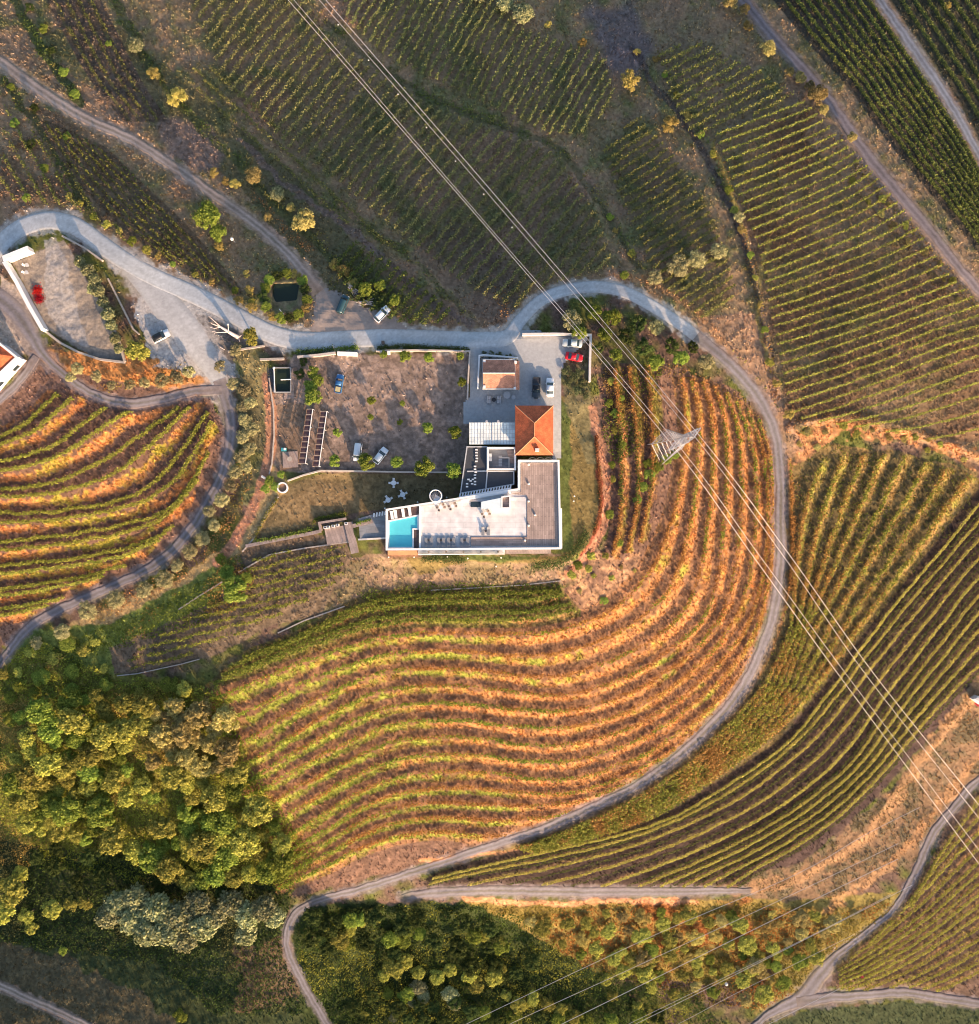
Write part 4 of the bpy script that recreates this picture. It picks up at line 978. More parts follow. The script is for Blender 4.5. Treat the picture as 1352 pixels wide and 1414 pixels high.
series('golden_tree', [(296,238,8),(312,250,7),(325,255,9),(474,375,11),(488,392,9),(462,365,9),(340,378,6),(345,400,8),(348,425,9),(330,415,8)], 'golden bush beside the dirt track, %s from the left', 'golden bushes by the dirt track', 0, .6)
series('green_tree', [(505,400,11),(525,395,9),(545,415,9)], 'yellow green tree above the parked white car, %s from the left', 'trees above the parked white car')
tree('ochre_tree', 190, 484, 17, 'yellow green tree beside the white topped car'); tree('ochre_tree', 348, 464, 13, 'yellow green tree beside the bleached dead tree')
series('silver_tree', [(112,362,8),(122,374,9),(132,388,9),(138,403,9),(143,418,8),(150,435,9),(155,450,8),(160,468,8),(128,400,7),(165,482,7)], 'grey green tree inside the walled triangle plot, %s down the line', 'trees in the walled plot', 1, 1.7)  # stretched tall so that longer shadows fall over the road bend
series('olive_tree', [(225,526,11),(245,522,11),(262,514,10),(200,528,9),(180,530,8),(135,520,9),(108,510,10),(98,522,8),(155,532,7)], 'pale bushy tree on the bank above the left terraces, %s from the left', 'trees on the bank above the left terraces', 0, 1.5)  # height raised to throw streaky shadows onto the gravel yard
series('olive_tree', [(304,505,9),(325,484,9),(322,530,10),(338,538,11),(347,556,10),(334,562,9),(338,580,11),(349,592,10),(336,604,11),(346,620,10),(333,630,10),(342,645,9),(326,652,10),(306,690,12),(318,672,9),(290,706,10),(296,726,10),(280,744,11),(262,762,11),(228,800,13),(200,815,13),(160,828,13),(122,842,14),(88,872,13),(52,888,10),(245,782,10)], 'olive tree along the track east of the left terraces, %s counting down', 'olive trees along the farm track', 1)
series('green_tree', [(326,812,19),(314,790,12),(306,772,9),(340,798,10)], 'bright green tree by the corner of the kitchen plot, %s from the left', 'green trees by the kitchen plot')
series('green_tree', [(433,548,13),(430,535,11),(440,525,9),(432,515,9)], 'leafy green tree right of the green tank, %s counting down', 'green trees right of the tank', 1)
series('dark_tree', [(414,515,8),(420,500,7)], 'dark bush right of the green tank, %s from the left', 'dark bushes right of the tank', 0, .6)
series('green_tree', [(560,492,9),(592,494,8),(636,492,6),(638,528,7),(556,557,4.5),(552,583,4.5),(591,591,8.5),(629,597,10),(513,553,7),(512,576,5),(466,597,6.5),(463,636,8.5),(506,637,12),(548,638,9.5),(585,645,14),(627,650,12),(530,490,6)], 'young orchard tree in the brown yard, %s from the left', 'orchard trees in the yard', hs=1.35)  # crowns stretched upward to lengthen the shadows across the yard
series('green_tree', [(372,664,8),(380,672,7),(367,675,7),(388,655,6)], 'green bush beside the round well, %s from the left', 'bushes beside the well', 0, .6)
series('silver_tree', [(152,1262,17),(166,1246,18),(190,1238,19),(186,1268,19),(205,1284,19),(222,1252,20),(232,1284,19),(250,1262,20),(256,1296,16),(276,1246,19),(282,1276,19),(300,1262,16),(322,1246,18),(342,1262,18),(364,1252,17),(340,1288,15),(380,1264,14),(212,1262,15)], 'silver leaved tree of the clump left of the track bend, %s from the left', 'silver trees in the hollow', hs=1.35)
series('ochre_tree', [(18,1228,22),(6,1258,18),(40,1262,13),(74,1254,14),(98,1248,11),(118,1244,11),(46,1282,10),(30,1205,12)], 'yellow lit tree above the far bank track, %s from the left', 'lit trees above the far bank')
tree('green_tree', 88, 1312, 7, 'small bright green bush on the dark bank at lower left'); tree('green_tree', 250, 1402, 10, 'yellow green bush at the bottom edge left of the track')
series('ochre_tree', [(545,1336,15),(560,1325,12),(532,1345,10),(578,1342,10),(604,1348,11),(622,1338,10),(648,1342,14),(660,1358,13),(682,1348,13),(694,1335,9),(470,1296,14),(486,1282,10),(445,1300,9),(455,1276,10),(716,1386,12),(735,1378,11),(756,1384,11),(775,1392,10),(795,1402,11),(700,1372,9),(640,1325,9),(500,1400,9),(860,1340,11),(838,1352,10),(845,1375,9),(900,1360,10),(930,1372,9),(690,1300,9),(668,1292,8),(520,1265,9),(500,1272,8),(880,1390,9)], 'yellow lit tree in the dark lower wood, %s from the left', 'yellow trees in the lower wood')
series('silver_tree', [(578,1362,11),(585,1375,9),(622,1372,11),(628,1386,9),(570,1385,6),(810,1408,8),(543,1405,6)], 'pale grey tree in the dark lower wood, %s from the left', 'pale grey trees in the lower wood')
series('brown_tree', [(886,1322,13),(1042,1332,13),(1052,1342,10),(935,1292,9)], 'sandy topped tree on the scrub bank, %s from the left', 'sandy trees on the scrub bank')
def poisson(poly, r0, r1, n, k=.82):
    m = polymask(poly); P = np.array(poly); out = []
    for _ in range(6000):
        if len(out) >= n: break
        x = random.uniform(P[:, 0].min(), P[:, 0].max()); y = random.uniform(P[:, 1].min(), P[:, 1].max()); r = random.uniform(r0, r1)
        if not m[int(y) + M, int(x) + M] or in_road(x, y): continue
        if all(math.hypot(x - a, y - b) > (r + c) * k for a, b, c in out): out.append((x, y, r))
    return out
wl = poisson([(20,990),(120,960),(210,955),(320,985),(330,1070),(390,1150),(400,1205),(310,1212),(250,1215),(200,1195),(150,1160),(70,1150),(20,1130)], 10, 23, 125, .58)
wl = [(x, y, r, ('brown_tree' if (210 < x < 340 and y < 1060) else random.choice(['ochre_tree','ochre_tree','green_tree']))) for x, y, r in wl if math.hypot(x - 200, y - 1032) > 22 and math.hypot(x - 185, y - 1130) > 26 and math.hypot(x - 235, y - 1090) > 18]
series(['ochre_tree'], wl, 'tree of the sunlit wood below the kitchen plot, %s from the left', 'trees of the sunlit wood', hs=1.25)
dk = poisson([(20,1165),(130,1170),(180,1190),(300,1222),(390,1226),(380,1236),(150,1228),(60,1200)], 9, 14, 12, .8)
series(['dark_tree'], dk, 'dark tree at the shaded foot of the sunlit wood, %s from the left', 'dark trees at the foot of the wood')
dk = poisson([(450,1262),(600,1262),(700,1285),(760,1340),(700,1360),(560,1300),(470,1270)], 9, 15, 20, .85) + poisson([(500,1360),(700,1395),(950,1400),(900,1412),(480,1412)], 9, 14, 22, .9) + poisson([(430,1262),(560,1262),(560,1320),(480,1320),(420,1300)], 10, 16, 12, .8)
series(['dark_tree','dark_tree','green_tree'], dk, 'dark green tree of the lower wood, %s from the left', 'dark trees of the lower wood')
sc = poisson([(720,1262),(880,1256),(1060,1262),(1180,1262),(1120,1330),(1060,1385),(980,1370),(860,1340),(780,1310)], 7, 15, 80, .72)
series(['ochre_tree','ochre_tree','ochre_tree','green_tree','brown_tree','golden_tree'], sc, 'low bushy tree on the orange scrub bank, %s from the left', 'bushy trees on the scrub bank', 0, .7)
sc = poisson([(0,905),(130,880),(165,935),(290,950),(200,955),(60,985),(10,1000)], 7, 13, 22, .9)
series(['green_tree','ochre_tree'], sc, 'bright green bush above the sunlit wood, %s from the left', 'green bushes above the wood', 0, .6)
sc = poisson([(835,520),(860,520),(860,760),(800,800),(780,800),(838,740)], 4, 8, 14, 1.2)
series(['green_tree','ochre_tree'], sc, 'small shrub outside the curved garden edge, %s counting down', 'shrubs outside the curved path', 1, .7)
sc = [(782,512,7),(790,522,8),(800,515,8),(805,530,8),(796,540,7),(784,530,6),(808,545,6)]
series(['shaded_tree'], sc, 'dark shrub in the bed below the red car, %s from the left', 'shrubs below the red car', 0, .6)
sc = [(668,490,5),(678,490,5.5),(690,491,5.5),(702,493,5.5),(711,496,5)]
series(['shaded_tree'], sc, 'clipped shrub in the hedge north of the small house, %s from the left', 'shrubs north of the small house', 0, .6)
series('green_tree', [(897,655,8),(908,645,9),(920,634,9),(932,628,7),(888,672,8),(880,690,7),(895,640,7)], 'bright green bush below the pylon, %s from the left', 'green bushes below the pylon', 0, .6)
sc = poisson([(775,792),(830,758),(850,772),(885,765),(872,800),(835,838),(785,825)], 3, 8, 9, 1.6)
series(['ochre_tree','golden_tree','green_tree','brown_tree'], sc, 'low scrub bush on the dry corner between path and terraces, %s from the left', 'scrub bushes on the dry corner', 0, .5)
sc = poisson([(1092,600),(1160,582),(1250,596),(1340,625),(1340,640),(1250,612),(1160,600),(1110,640)], 4, 7, 16, 1.0) + poisson([(1180,240),(1250,300),(1330,400),(1320,420),(1240,330),(1170,255)], 4, 7, 14, 1.0)
series(['golden_tree','brown_tree','ochre_tree'], sc, 'low dry bush along the upper right vineyard edge, %s from the left', 'dry bushes round the upper right vineyard', 0, .5)
sc = [(906,82,6),(918,104,5),(934,132,6),(950,160,7),(968,186,6),(984,214,6),(996,240,5),(1006,262,7),(1014,290,6),(1024,318,7),(1036,352,6),(1043,384,5),(1050,420,6),(1056,455,6),(1062,500,7),(880,72,6),(862,380,7),(872,350,6),(850,318,5),(842,300,6)]
series(['golden_tree','green_tree','ochre_tree'], sc, 'small bush along the gully right of top centre, %s counting down', 'bushes along the gully', 1, .6)
sc = [(122,318,6),(140,328,7),(158,338,6),(176,352,7),(196,364,7),(212,372,6),(232,384,5),(104,300,5),(88,290,6),(30,292,6),(262,398,5),(286,408,6),(318,420,6),(340,436,6)]
sc = [(x + 7, y - 19, r) for x, y, r in sc]
series(['green_tree','ochre_tree','golden_tree'], sc, 'small bush on the uphill verge of the bent road, %s from the left', 'bushes on the uphill verge', 0, .6)
sc = [(16,120,6),(48,150,7),(92,188,6),(60,40,7),(72,70,6),(88,100,8),(104,130,8),(40,10,7),(150,60,5),(20,170,7),(44,200,8),(62,232,7)]
series(['green_tree','dark_tree','green_tree'], sc, 'green bush in the hedge strips at the top left, %s from the left', 'bushes in the top left strips', 0, .5)
# square hedge round the sunken pond
hs_pts = [(372,386),(384,380),(396,378),(408,380),(418,388),(422,400),(424,414),(422,426),(412,434),(400,438),(388,440),(376,436),(368,424),(366,410),(367,398)]
series(['green_tree','dark_tree','green_tree','golden_tree'], [(x, y, 8.5) for x, y in hs_pts], 'bush in the ring round the square pond, %s counting down', 'bushes round the square pond', 1, .55)
for x, y, nm in [(52,402,'bright red flowering shrub inside the white boundary wall'), (55,413,'darker red flowering shrub inside the white boundary wall')]:
    P = rng.normal(size=(420, 3)) * np.array([.55, .55, .3]); P[:, 2] = np.abs(P[:, 2]) + .1
    q = rng.random((420, 1)); c0 = (.62,.03,.03) if y < 405 else (.36,.02,.03)
    o = fastmesh('red_shrub', leaf_verts(P, .28 * np.ones(420)), 4, np.array(c0) * (.7 + .6 * q), 'leaf'); o.location = g1(x, y); tag(o, nm, 'shrub', 'red shrubs')
# hedges
def hedge(name, pts, w, h, label, c0=(.09,.14,.03), c1=(.26,.30,.06)):
    c = catmull(pts, 2); n = int(len(c) * 2 * S * 70 * w) + 60
    t = rng.random(n) * (len(c) - 1); i = t.astype(int).clip(0, len(c) - 2); f = (t - i)[:, None]; q = c[i] * (1 - f) + c[i + 1] * f + rng.normal(size=(n, 2)) * w * .3 / S
    P = gpos(q[:, 0], q[:, 1]); P[:, 2] += rng.random(n) ** .6 * h; org = P.mean(0); org[2] = P[:, 2].min()
    k = rng.random((n, 1)); o = fastmesh(name, leaf_verts(P - org, .2 + .15 * rng.random(n)), 4, np.array(c0) * (1 - k) + np.array(c1) * k, 'leaf'); o.location = org
    tag(o, label, 'hedge', 'garden hedges'); return o
hedge('hedge', [(353,747),(390,741),(431,730)], .9, .8, 'long low green hedge along the lower edge of the lawn')
hedge('hedge', [(434,724),(436,717),(455,713),(479,709)], .8, .8, 'short green hedge behind the barbecue terrace')
hedge('hedge', [(492,723),(512,717)], .6, .6, 'small green hedge beside the grey patio')
hedge('hedge', [(410,487),(440,485),(462,482)], 1.1, 1.0, 'dark roadside hedge above the leafy yard corner', (.05,.08,.02), (.12,.16,.04))
hedge('hedge', [(466,483),(478,482),(494,480)], 1.1, 1.0, 'yellow green roadside hedge left of the yard gate')
hedge('hedge', [(522,481),(560,479),(600,481),(646,483)], 1.1, 1.0, 'long roadside hedge along the north wall of the yard', (.05,.08,.02), (.15,.18,.04))
hedge('hedge', [(352,744),(368,712),(384,688)], .7, .6, 'yellow green hedge between the red path and the lawn', (.16,.17,.04), (.40,.36,.09))
hedge('hedge', [(585,772),(600,770),(620,772),(640,774)], 1.6, .7, 'dark shrub border south of the building', (.05,.07,.02), (.12,.13,.05))
hedge('hedge', [(736,783),(752,780),(768,778),(785,770),(800,752),(810,735)], 2.0, .9, 'curved dark shrub border at the lawn corner', (.04,.06,.025), (.13,.15,.05))
hedge('hedge', [(823,600),(826,640),(829,700),(820,738)], .8, .7, 'dark red hedge lining the curved path', (.14,.05,.03), (.28,.10,.05))

# ------------------------------------------------------------------ buildings
def W2(px, py, z): return wxy(px, py, z)
def windows(parent, p0, p1, zb, zt, n, wfrac=.5, mat='glass', out=.06):
    """n windows on the wall from p0 to p1 (world), outward is to the right of p0->p1"""
    p0 = np.array(p0); p1 = np.array(p1); d = p1 - p0; Ln = np.linalg.norm(d); d = d / Ln; nn = np.array([d[1], -d[0]]); rot = math.atan2(d[1], d[0])
    for k in range(n):
        c = p0 + d * Ln * (k + .5) / n + nn * out * .5; w = Ln / n * wfrac
        m = MB(); m.box((c[0], c[1], (zb + zt) / 2), (w, out, zt - zb), rot); o = m.link('window', 'white', parent)
        m = MB(); c2 = c + nn * (out * .5); m.box((c2[0], c2[1], (zb + zt) / 2), (w - .16, .03, zt - zb - .16), rot); m.link('pane', mat, o)
# hip roof house
def rect_w(x0, y0, x1, y1, z): return [W2(x0, y0, z), W2(x1, y0, z), W2(x1, y1, z), W2(x0, y1, z)]
e = empty('hip_roof_house', g1(738, 594)); tag(e, 'tall house with a bright orange hipped tile roof beside the grey sheet roof', 'house'); ox, oy, oz = e.location
class LMB(MB):
    """world coordinates, linked relative to the parent's origin"""
    def link(s, name, mat, parent=None, smooth=False):
        p = parent; off = np.zeros(3)
        while p is not None: off += np.array(p.location[:]) ; p = p.parent
        s.v = [(v[0] - off[0], v[1] - off[1], v[2] - off[2]) for v in s.v]
        return MB.link(s, name, mat, parent, smooth)
MB_ = LMB
_oldwin = windows
def windows(parent, p0, p1, zb, zt, n, wfrac=.5, mat='glass', out=.06):
    p0 = np.array(p0); p1 = np.array(p1); d = p1 - p0; Ln = np.linalg.norm(d); d = d / Ln; nn = np.array([d[1], -d[0]]); rot = math.atan2(d[1], d[0])
    for k in range(n):
        c = p0 + d * Ln * (k + .5) / n + nn * out * .5; w = Ln / n * wfrac
        o = LMB().box((c[0], c[1], (zb + zt) / 2), (w, out, zt - zb), rot).link('window', 'white', parent)
        c2 = c + nn * (out * .5); LMB().box((c2[0], c2[1], (zb + zt) / 2), (w - .16, .03, zt - zb - .16), rot).link('pane', mat, o)
def hip(m, x0, y0, x1, y1, ze, rx0, ry0, rx1, ry1, zr, th=.18):
    c = rect_w(x0, y0, x1, y1, ze); a = W2(rx0, ry0, zr); b = W2(rx1, ry1, zr)
    v = [(*p, ze) for p in c] + [(*a, zr), (*b, zr)] + [(*p, ze - th) for p in c]
    return v
ZE, ZR = 6.0, 8.0
v = hip(None, 711.5, 560, 764, 628.5, ZE, 738, 584, 738, 603, ZR)
m = LMB(); m.add(v, [(0,4,1),(1,4,5,2),(2,5,3),(3,5,4,0),(6,7,8,9),(0,1,7,6),(1,2,8,7),(2,3,9,8),(3,0,6,9)]); roof = m.link('roof', 'terra', e)
m = LMB()
for a, b in ((0,4),(1,4),(2,5),(3,5),(4,5)): m.tube((v[a][0], v[a][1], v[a][2] + .06), (v[b][0], v[b][1], v[b][2] + .06), .13, 6)
m.link('ridge_cap', mat_plain('ridge_tiles', (.66,.27,.13), .8), roof)
wl4 = rect_w(714, 562.5, 761.5, 626, ZE); LMB().prism(wl4, -.3, ZE - .17).link('wall', 'white', e)
for a, b in ((0, 1), (1, 2), (2, 3)):
    windows(e, wl4[a], wl4[b], 1.0, 2.4, 3, .35); windows(e, wl4[a], wl4[b], 3.8, 5.0, 3, .3)
LMB().box((*W2(742, 621, ZR), 7.0), (.9, .7, 1.6)).link('chimney', 'whitedirty', roof)
# small house
e = empty('small_house', g1(690, 516)); tag(e, 'small low house with a faded red gable roof beside the car park', 'house')
c = rect_w(667, 496.5, 711, 537, 3.2); r0 = W2(667, 515, 4.5); r1 = W2(711, 515, 4.5)
m = LMB(); v = [(*c[0], 3.2), (*c[1], 3.2), (*c[2], 3.2), (*c[3], 3.2), (*r0, 4.5), (*r1, 4.5)] + [(*p, 3.05) for p in c]
m.add(v, [(0,4,5,1),(3,2,5,4),(6,7,8,9),(0,1,7,6),(2,3,9,8),(0,6,4),(3,4,9),(4,6,9),(1,5,7),(5,8,7),(2,8,5)]); rf = m.link('roof', 'terraold', e)
LMB().ribbon([c[0], c[1], c[2], c[3]], .22, 3.0, 3.3, True).link('gutter', 'whitedirty', rf)
m = LMB(); m.tube((*r0, 4.56), (*r1, 4.56), .14, 6); m.link('ridge_cap', 'whitedirty', rf)
c2 = rect_w(711.5, 498, 717.5, 538, 2.9); m = LMB(); m.add([(*c2[0], 3.0), (*c2[1], 2.5), (*c2[2], 2.5), (*c2[3], 3.0)] + [(*c2[0], 2.85), (*c2[1], 2.35), (*c2[2], 2.35), (*c2[3], 2.85)], [(0,3,2,1),(4,5,6,7),(0,1,5,4),(1,2,6,5),(2,3,7,6),(3,0,4,7)]); m.link('porch_roof', 'terraold', e)
w4 = rect_w(668.5, 498, 710, 535.5, 3); LMB().prism(w4, -.2, 3.0).link('wall', 'whitedirty', e)
for k, y in enumerate((499, 537)):
    p = W2(717, y, 2.5); LMB().tube((*p, -.1), (*p, 2.45), .12).link('post', 'white', e)
for p, q in ((w4[2], w4[3]), (w4[3], w4[0])): windows(e, p, q, .9, 2.2, 2, .3)
q = W2(690, 535.5, 1); LMB().box((q[0], q[1] - .04, 1.0), (1.0, .08, 2.2)).link('door', 'wood', e)
for x, y in ((669, 498.5), (669, 534), (712, 500), (711, 536)):
    LMB().box((*W2(x, y, 3.5), 3.45), (.55, .55, .5)).link('roof_vent', 'white', rf)
# wall round the small house
def wall(name, pts, h, w, mat, label, cat='wall', zb=-.8, grp='boundary walls', step=12):
    c = []
    P = [np.array(p, float) for p in pts]
    for a, b in zip(P[:-1], P[1:]):
        n = max(1, int(np.hypot(*(b - a)) / step))
        c += [a + (b - a) * k / n for k in range(n)]
    c.append(P[-1]); c = np.array(c); g = gpos(c[:, 0], c[:, 1]); org = g[0].copy()
    g = g - org
    m = MB(); m.ribbon(g[:, :2], w, list(g[:, 2] + zb), list(g[:, 2] + h)); o = m.link(name, mat); o.location = org; tag(o, label, cat, grp); return o
wall('white_wall', [(660,538),(662,493),(668,492),(715,496)], 1.9, .35, 'white', 'white L shaped wall hugging the small house')
wall('white_wall', [(721,463),(768,462.5),(815,464),(814,500),(813.5,528)], 1.4, .5, 'whitedirty', 'pale L shaped wall round the parked red car')
wall('yard_wall', [(520,485.5),(580,484.5),(649,486),(647,520),(645.5,552)], 1.1, .35, 'palewall', 'pale wall along the north and east of the brown yard')
wall('yard_wall', [(412,494),(440,491.5),(464,488.5)], 1.2, .55, 'palewall', 'pale wall left of the yard gate above the leafy corner')
wall('yard_wall', [(467,489),(480,489.5),(494,490)], 1.3, .8, 'white', 'short bright wall block beside the yard gate')
wall('yard_wall', [(398,664),(420,656),(443,650),(480,650.5),(560,652),(640,652.5)], .7, .35, 'palewall', 'long low wall between the brown yard and the lawn')
wall('tank_wall', [(360,497),(393,496)], .8, .5, 'stone', 'short stone wall just above the green tank')
wall('white_wall', [(47,347),(12,361)], 2.6, 1.1, 'white', 'thick bright white wall at the top of the walled plot')
wall('white_wall', [(13,365),(30,393),(48,427),(66,458)], 2.4, .9, 'white', 'long straight white wall on the left of the walled plot')
wall('stone_wall', [(67,460),(85,474),(110,487),(140,497),(174,501)], .9, .5, 'stone', 'curved stone wall at the foot of the walled plot')
wall('stone_wall', [(174,500),(165,470),(150,434)], .9, .45, 'stone', 'straight stone wall closing the right of the walled plot')
wall('stone_wall', [(88,327),(118,343),(143,361)], .9, .4, 'stone', 'stone wall along the road at the top of the walled plot')
wall('stone_wall', [(150,385),(165,415),(185,455),(193,462)], .5, .35, 'stone', 'thin kerb wall between the plot trees and the gravel yard')
wall('path_wall', [(340,754),(380,746),(432,736),(444,733)], .6, .8, 'pave', 'mauve stone wall below the lawn hedge')
wall('path_wall', [(330,790),(372,766),(420,757),(484,748)], .5, .3, 'stone', 'thin stone wall between the barbecue terrace and the kitchen plot')
wall('path_wall', [(495,745),(533,743)], .5, .4, 'whitedirty', 'short pale wall at the foot of the grey patio')
wall('field_wall', [(384,874),(420,857),(476,837)], .3, .3, 'stone', 'pale stone edge at the lower right of the kitchen plot')
wall('field_wall', [(595,815),(650,812),(720,808),(774,802)], .25, .25, 'stone', 'thin pale edge between the dry ground and the green tangle')
wall('field_wall', [(162,933),(190,930),(250,917),(276,910)], .3, .25, 'stone', 'stone edge at the bottom left tip of the kitchen plot')
wall('field_wall', [(246,842),(280,820),(308,803)], .35, .3, 'stone', 'stone edge between the track bank and the kitchen plot')
wall('path_kerb', [(372,522),(378,565),(379,600),(376,640),(372,655)], .35, .3, 'stone', 'curved stone kerb on the right of the red path')
wall('path_kerb', [(385,686),(372,703),(352,742),(335,762)], .3, .3, 'stone', 'stone kerb between the red path and the hedge')
wall('stone_wall', [(316,486),(340,482),(366,478)], .7, .4, 'stone', 'short ochre stone wall beside the dead tree')
# grey sheet-roofed wing
e = empty('sheet_roof_wing', g1(680, 600)); tag(e, 'low wing with a pale grey sheet metal roof left of the orange roof', 'building')
c = rect_w(648, 583.5, 711.2, 613.5, 4.2)
m = LMB(); v = [(*c[0], 4.25), (*c[1], 4.25), (*c[2], 4.0), (*c[3], 4.0)]; v += [(x, y, z - .15) for x, y, z in v]
m.add(v, [(0,3,2,1),(4,5,6,7),(0,1,5,4),(1,2,6,5),(2,3,7,6),(3,0,4,7)]); rf = m.link('roof', 'pan', e)
m = LMB()
for k in range(17):
    t = k / 16; a = np.array(v[0]) * (1 - t) + np.array(v[1]) * t; b = np.array(v[3]) * (1 - t) + np.array(v[2]) * t
    m.tube((a[0], a[1], a[2] + .03), (b[0], b[1], b[2] + .03), .045 if k != 8 else .12, 4)
m.link('roof_seams', 'metal', rf)
w4 = rect_w(650, 585, 711, 612.5, 4); LMB().prism(w4, -.2, 3.85).link('wall', 'white', e)
windows(e, w4[0], w4[1], .8, 2.6, 5, .5)
for x in (672, 688): LMB().tube((*W2(x, 582, 4.4), 4.2), (*W2(x, 582, 4.4), 4.9), .3, 8).link('vent', 'metal', rf)
# dark roofed block with skylights
e = empty('dark_roof_block', g1(680, 645)); tag(e, 'dark flat roofed block with small white skylights in the shaded court', 'building')
dkp = [W2(645, 617, 3.6), W2(672.5, 617, 3.6), W2(672.5, 651, 3.6), W2(709.5, 651, 3.6), W2(709.5, 668.5, 3.6), W2(636, 681, 3.6)]
LMB().prism(dkp, -.3, 3.6).link('wall', 'darkroof', e)
LMB().ribbon(dkp, .25, 3.605, 3.85, True).link('parapet', 'lgrey', e)
LMB().ribbon([W2(673, 650.5, 3.6), W2(671, 675, 3.6)], .3, 3.605, 3.8).link('roof_joint', 'lgrey', e)
LMB().ribbon([W2(645, 651, 3.6), W2(672, 650.5, 3.6)], .3, 3.605, 3.78).link('roof_joint', 'lgrey', e)
for i, (x, y) in enumerate([(658,621),(658,625),(658,629),(658.5,633),(658,637),(656,644),(656,648),(657,652),(656,656),(656,660),(656,665),(656,669),(647,662),(645,668),(650,664),(653,662),(652,668),(645,672)]):
    LMB().box((*W2(x, y, 3.8), 3.78), (.55, .32, .34)).link('skylight', 'white', e)
# white framed roof room
e = empty('white_stair_block', g1(693, 633)); tag(e, 'white framed square court with tables beside the dark roof', 'building')
fr = [W2(674, 618.5, 4.4), W2(711.5, 618.5, 4.4), W2(711.5, 648, 4.4), W2(674, 648, 4.4)]
LMB().ribbon(fr, .4, -.2, 4.6, True).link('wall', 'white', e)
LMB().prism([W2(675, 619.5, 2.8), W2(710.5, 619.5, 2.8), W2(710.5, 647, 2.8), W2(675, 647, 2.8)], -.25, 2.8).link('floor_slab', 'patio', e)
LMB().prism([W2(699, 620, 3), W2(709.5, 620, 3), W2(710, 640, 3), W2(705, 640, 3)], 2.81, 2.95).link('timber_deck', 'decks', e)
LMB().ribbon([W2(690, 632, 3.6), W2(703, 632, 3.6), W2(703, 646, 3.6)], .18, 2.82, 3.5).link('inner_wall', 'whitedirty', e)
for k in range(7): LMB().box((*W2(691, 630 + k * 2.2, 3.2), 2.95 + .08 * k), (.8, .25, .16)).link('step', 'lgrey', e)
for x, y in ((677, 629), (677, 634)): LMB().box((*W2(x, y, 3.3), 3.1), (.7, .9, .5)).link('bench', 'white', e)
# main white building with roof terrace and pool
e = empty('terrace_building', g1(660, 725)); tag(e, 'long white building with a roof terrace and a pool at its left end', 'building')
ZT = 4.4
outline = [(534.5,704),(716.5,675.5),(716.5,636.5),(771,636.5),(773.5,757),(534.5,758.5)]
ow = [W2(x, y, ZT) for x, y in outline]
inner = [(536.2,705.8),(718.8,677.5),(718.8,638.5),(769,638.5),(771.2,755),(536.2,756.8)]
# body in pieces so the pool basin is open
body = [(579.8,698.5),(716.5,677),(716.5,636.8),(771,636.8),(773.3,756.8),(579.8,758.3)]
LMB().prism([W2(x, y, ZT) for x, y in body], -1.5, ZT - .25).link('wall', 'white', e)
poolb = [(534.6,704.3),(579.6,697.6),(579.6,758.2),(534.6,758.3)]
LMB().prism([W2(x, y, ZT) for x, y in poolb], -1.5, ZT - 1.5).link('pool_base', 'white', e)
LMB().ribbon([W2(x, y, ZT) for x, y in outline], .45, -1.5, ZT + .75, True).link('parapet', 'white', e)
LMB().prism([W2(x, y, ZT) for x, y in [(581,700),(649,690),(649,692),(692,685.5),(692,702),(705,702),(705,687),(727,686),(727,739.5),(581,739.5)]], ZT - .245, ZT).link('terrace_floor', 'terrace', e)
LMB().prism([W2(x, y, ZT) for x, y in [(581,740),(649.8,740),(649.8,755.5),(581,755.8)]], ZT - .245, ZT - .06).link('sunning_strip', 'lgrey', e)
dk_ = LMB().prism([W2(x, y, ZT) for x, y in [(719.5,639.5),(768.5,639.5),(770.5,753.5),(727.6,753.5),(727.6,684),(706,682),(719.5,679)]], ZT - .245, ZT + .12).link('roof_deck', 'deck', e)
LMB().prism([W2(x, y, ZT) for x, y in [(650.5,741.5),(727.2,741.5),(727.2,753.5),(650.5,753.5)]], ZT - .245, ZT + .1).link('slatted_deck', 'decks', e)
# pool
wp = [(536.5,719.6),(577.5,711.6),(577.5,730.5),(570.5,730.5),(570.5,756.2),(536.5,756.2)]
LMB().prism([W2(x, y, ZT - .25) for x, y in wp], ZT - 1.49, ZT - .28).link('pool_water', 'pool', e)
LMB().ribbon([W2(x, y, ZT) for x, y in wp], .32, ZT - 1.49, ZT - .02, True).link('pool_coping', 'white', e)
LMB().prism([W2(x, y, ZT) for x, y in [(536.4,706.3),(573,700.2),(577.5,699.8),(577.5,710.4),(536.4,718.2)]], ZT - 1.49, ZT - .06).link('pool_deck', 'darkdeck', e)
LMB().prism([W2(x, y, ZT) for x, y in [(572,732),(579.4,732),(579.4,756),(572,756)]], ZT - 1.49, ZT - .05).link('pool_deck', 'darkdeck', e)
LMB().ribbon([W2(580, 699, ZT), W2(580, 757, ZT)], .4, ZT - 1.49, ZT + .35).link('pool_wall', 'white', e)
